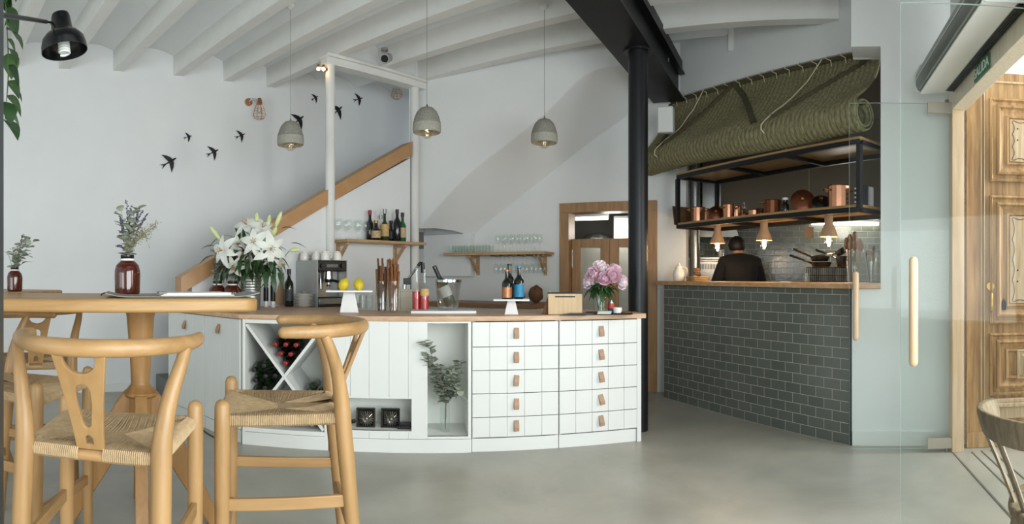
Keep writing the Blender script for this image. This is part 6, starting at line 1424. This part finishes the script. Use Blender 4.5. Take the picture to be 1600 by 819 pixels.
def sub(names, grow):
    idx = [J[n] for n in names]; mp_ = {j:i for i,j in enumerate(idx)}
    return [vs[j] for j in idx], [(mp_[a],mp_[c]) for a,c in es if a in mp_ and c in mp_], [tuple(x+grow for x in (rs[j] if isinstance(rs[j],tuple) else (rs[j],rs[j]))) for j in idx]
a_ = sub(['pelvis','waist','chest','upper','neck','shl','ell','wrl','shr','elr','wrr'], .022); skin_mesh('jacket', a_[0], a_[1], [(x+(.03 if i in (2,3) else 0),y+(.03 if i in (2,3) else 0)) for i,(x,y) in enumerate(a_[2])], BLACKC, ck)
a_ = sub(['pelvis','hil','knl','anl','hir','knr','anr'], .014); skin_mesh('trousers', a_[0], a_[1], a_[2], BLACKC, ck)
b = MB()
for s in (-1,1): MB().ball((s*.122,.07,.042),.06,14,8,(.8,1.9,.68)).build('shoe', BLACKP, ck)
# ---------------------------------------------------------------- camera: the phone's cylindrical panorama
cd = bpy.data.cameras.new('camera'); cd.type = 'PANO'; cd.panorama_type = 'CENTRAL_CYLINDRICAL'
cd.central_cylindrical_range_u_min = -800/F; cd.central_cylindrical_range_u_max = 800/F
cd.central_cylindrical_range_v_min = (Y0-819)/F; cd.central_cylindrical_range_v_max = Y0/F
cd.central_cylindrical_radius = 1.0; cd.clip_start = .02
cam = bpy.data.objects.new('camera', cd); COL.objects.link(cam); cam.location = (0,0,EYE); cam.rotation_euler = (PI/2,0,0); SC.camera = cam

# ---------------------------------------------------------------- daylight and lamps
def area(name, loc, aim, sx, sy, power, col=(1,1,1)):
    l = bpy.data.lights.new(name, 'AREA'); l.shape = 'RECTANGLE'; l.size = sx; l.size_y = sy; l.energy = power; l.color = col
    o = bpy.data.objects.new(name, l); COL.objects.link(o); o.location = loc
    o.rotation_euler = (Vector(aim) - Vector(loc)).to_track_quat('-Z','Y').to_euler(); return o
def point(name, loc, power, col, r=.03):
    l = bpy.data.lights.new(name, 'POINT'); l.energy = power; l.color = col; l.shadow_soft_size = r
    o = bpy.data.objects.new(name, l); COL.objects.link(o); o.location = loc; return o
w = bpy.data.worlds.new('sky'); SC.world = w; w.use_nodes = True
bg = w.node_tree.nodes['Background']; bg.inputs['Color'].default_value = (.86,.94,1,1); bg.inputs['Strength'].default_value = .85
DAY = (.92,.98,.99)
area('daylight_window', (-4.95,-3.75,1.4), (-4.3,2,1.0), 2.4, 1.8, 26, DAY)
area('daylight_window', (-2.1,-3.75,1.3), (-1.5,2,.9), 2.3, 1.7, 55, DAY)
q = W(M_H, 3.4, .25, 1.35); area('daylight_window', q, q + V(-.88,.48,-.05)*2, 2.9, 1.8, 125, DAY)
area('daylight_entrance', (4.3,1.9,2.0), (1.5,2.9,.6), 1.8, 2.4, 150, (1,.98,.95))
for p in HL: point('hatch_lamp_light', p + V(0,0,-.24), 4.5, (1,.72,.42), .035)
point('kitchen_strip_light', W(M_Q,qx(1320),-.35,1.80), 6, (1,.95,.85), .12)
point('pantry_light', PB(i0+.3,.7,1.75), 5, (1,.97,.9), .1)
SC.view_settings.view_transform = 'Standard'; SC.view_settings.look = 'None'; SC.view_settings.gamma = 1.0
SC.view_settings.exposure = 0.3; SC.view_settings.use_curve_mapping = False
SC.cycles.max_bounces = 10; SC.cycles.transparent_max_bounces = 24
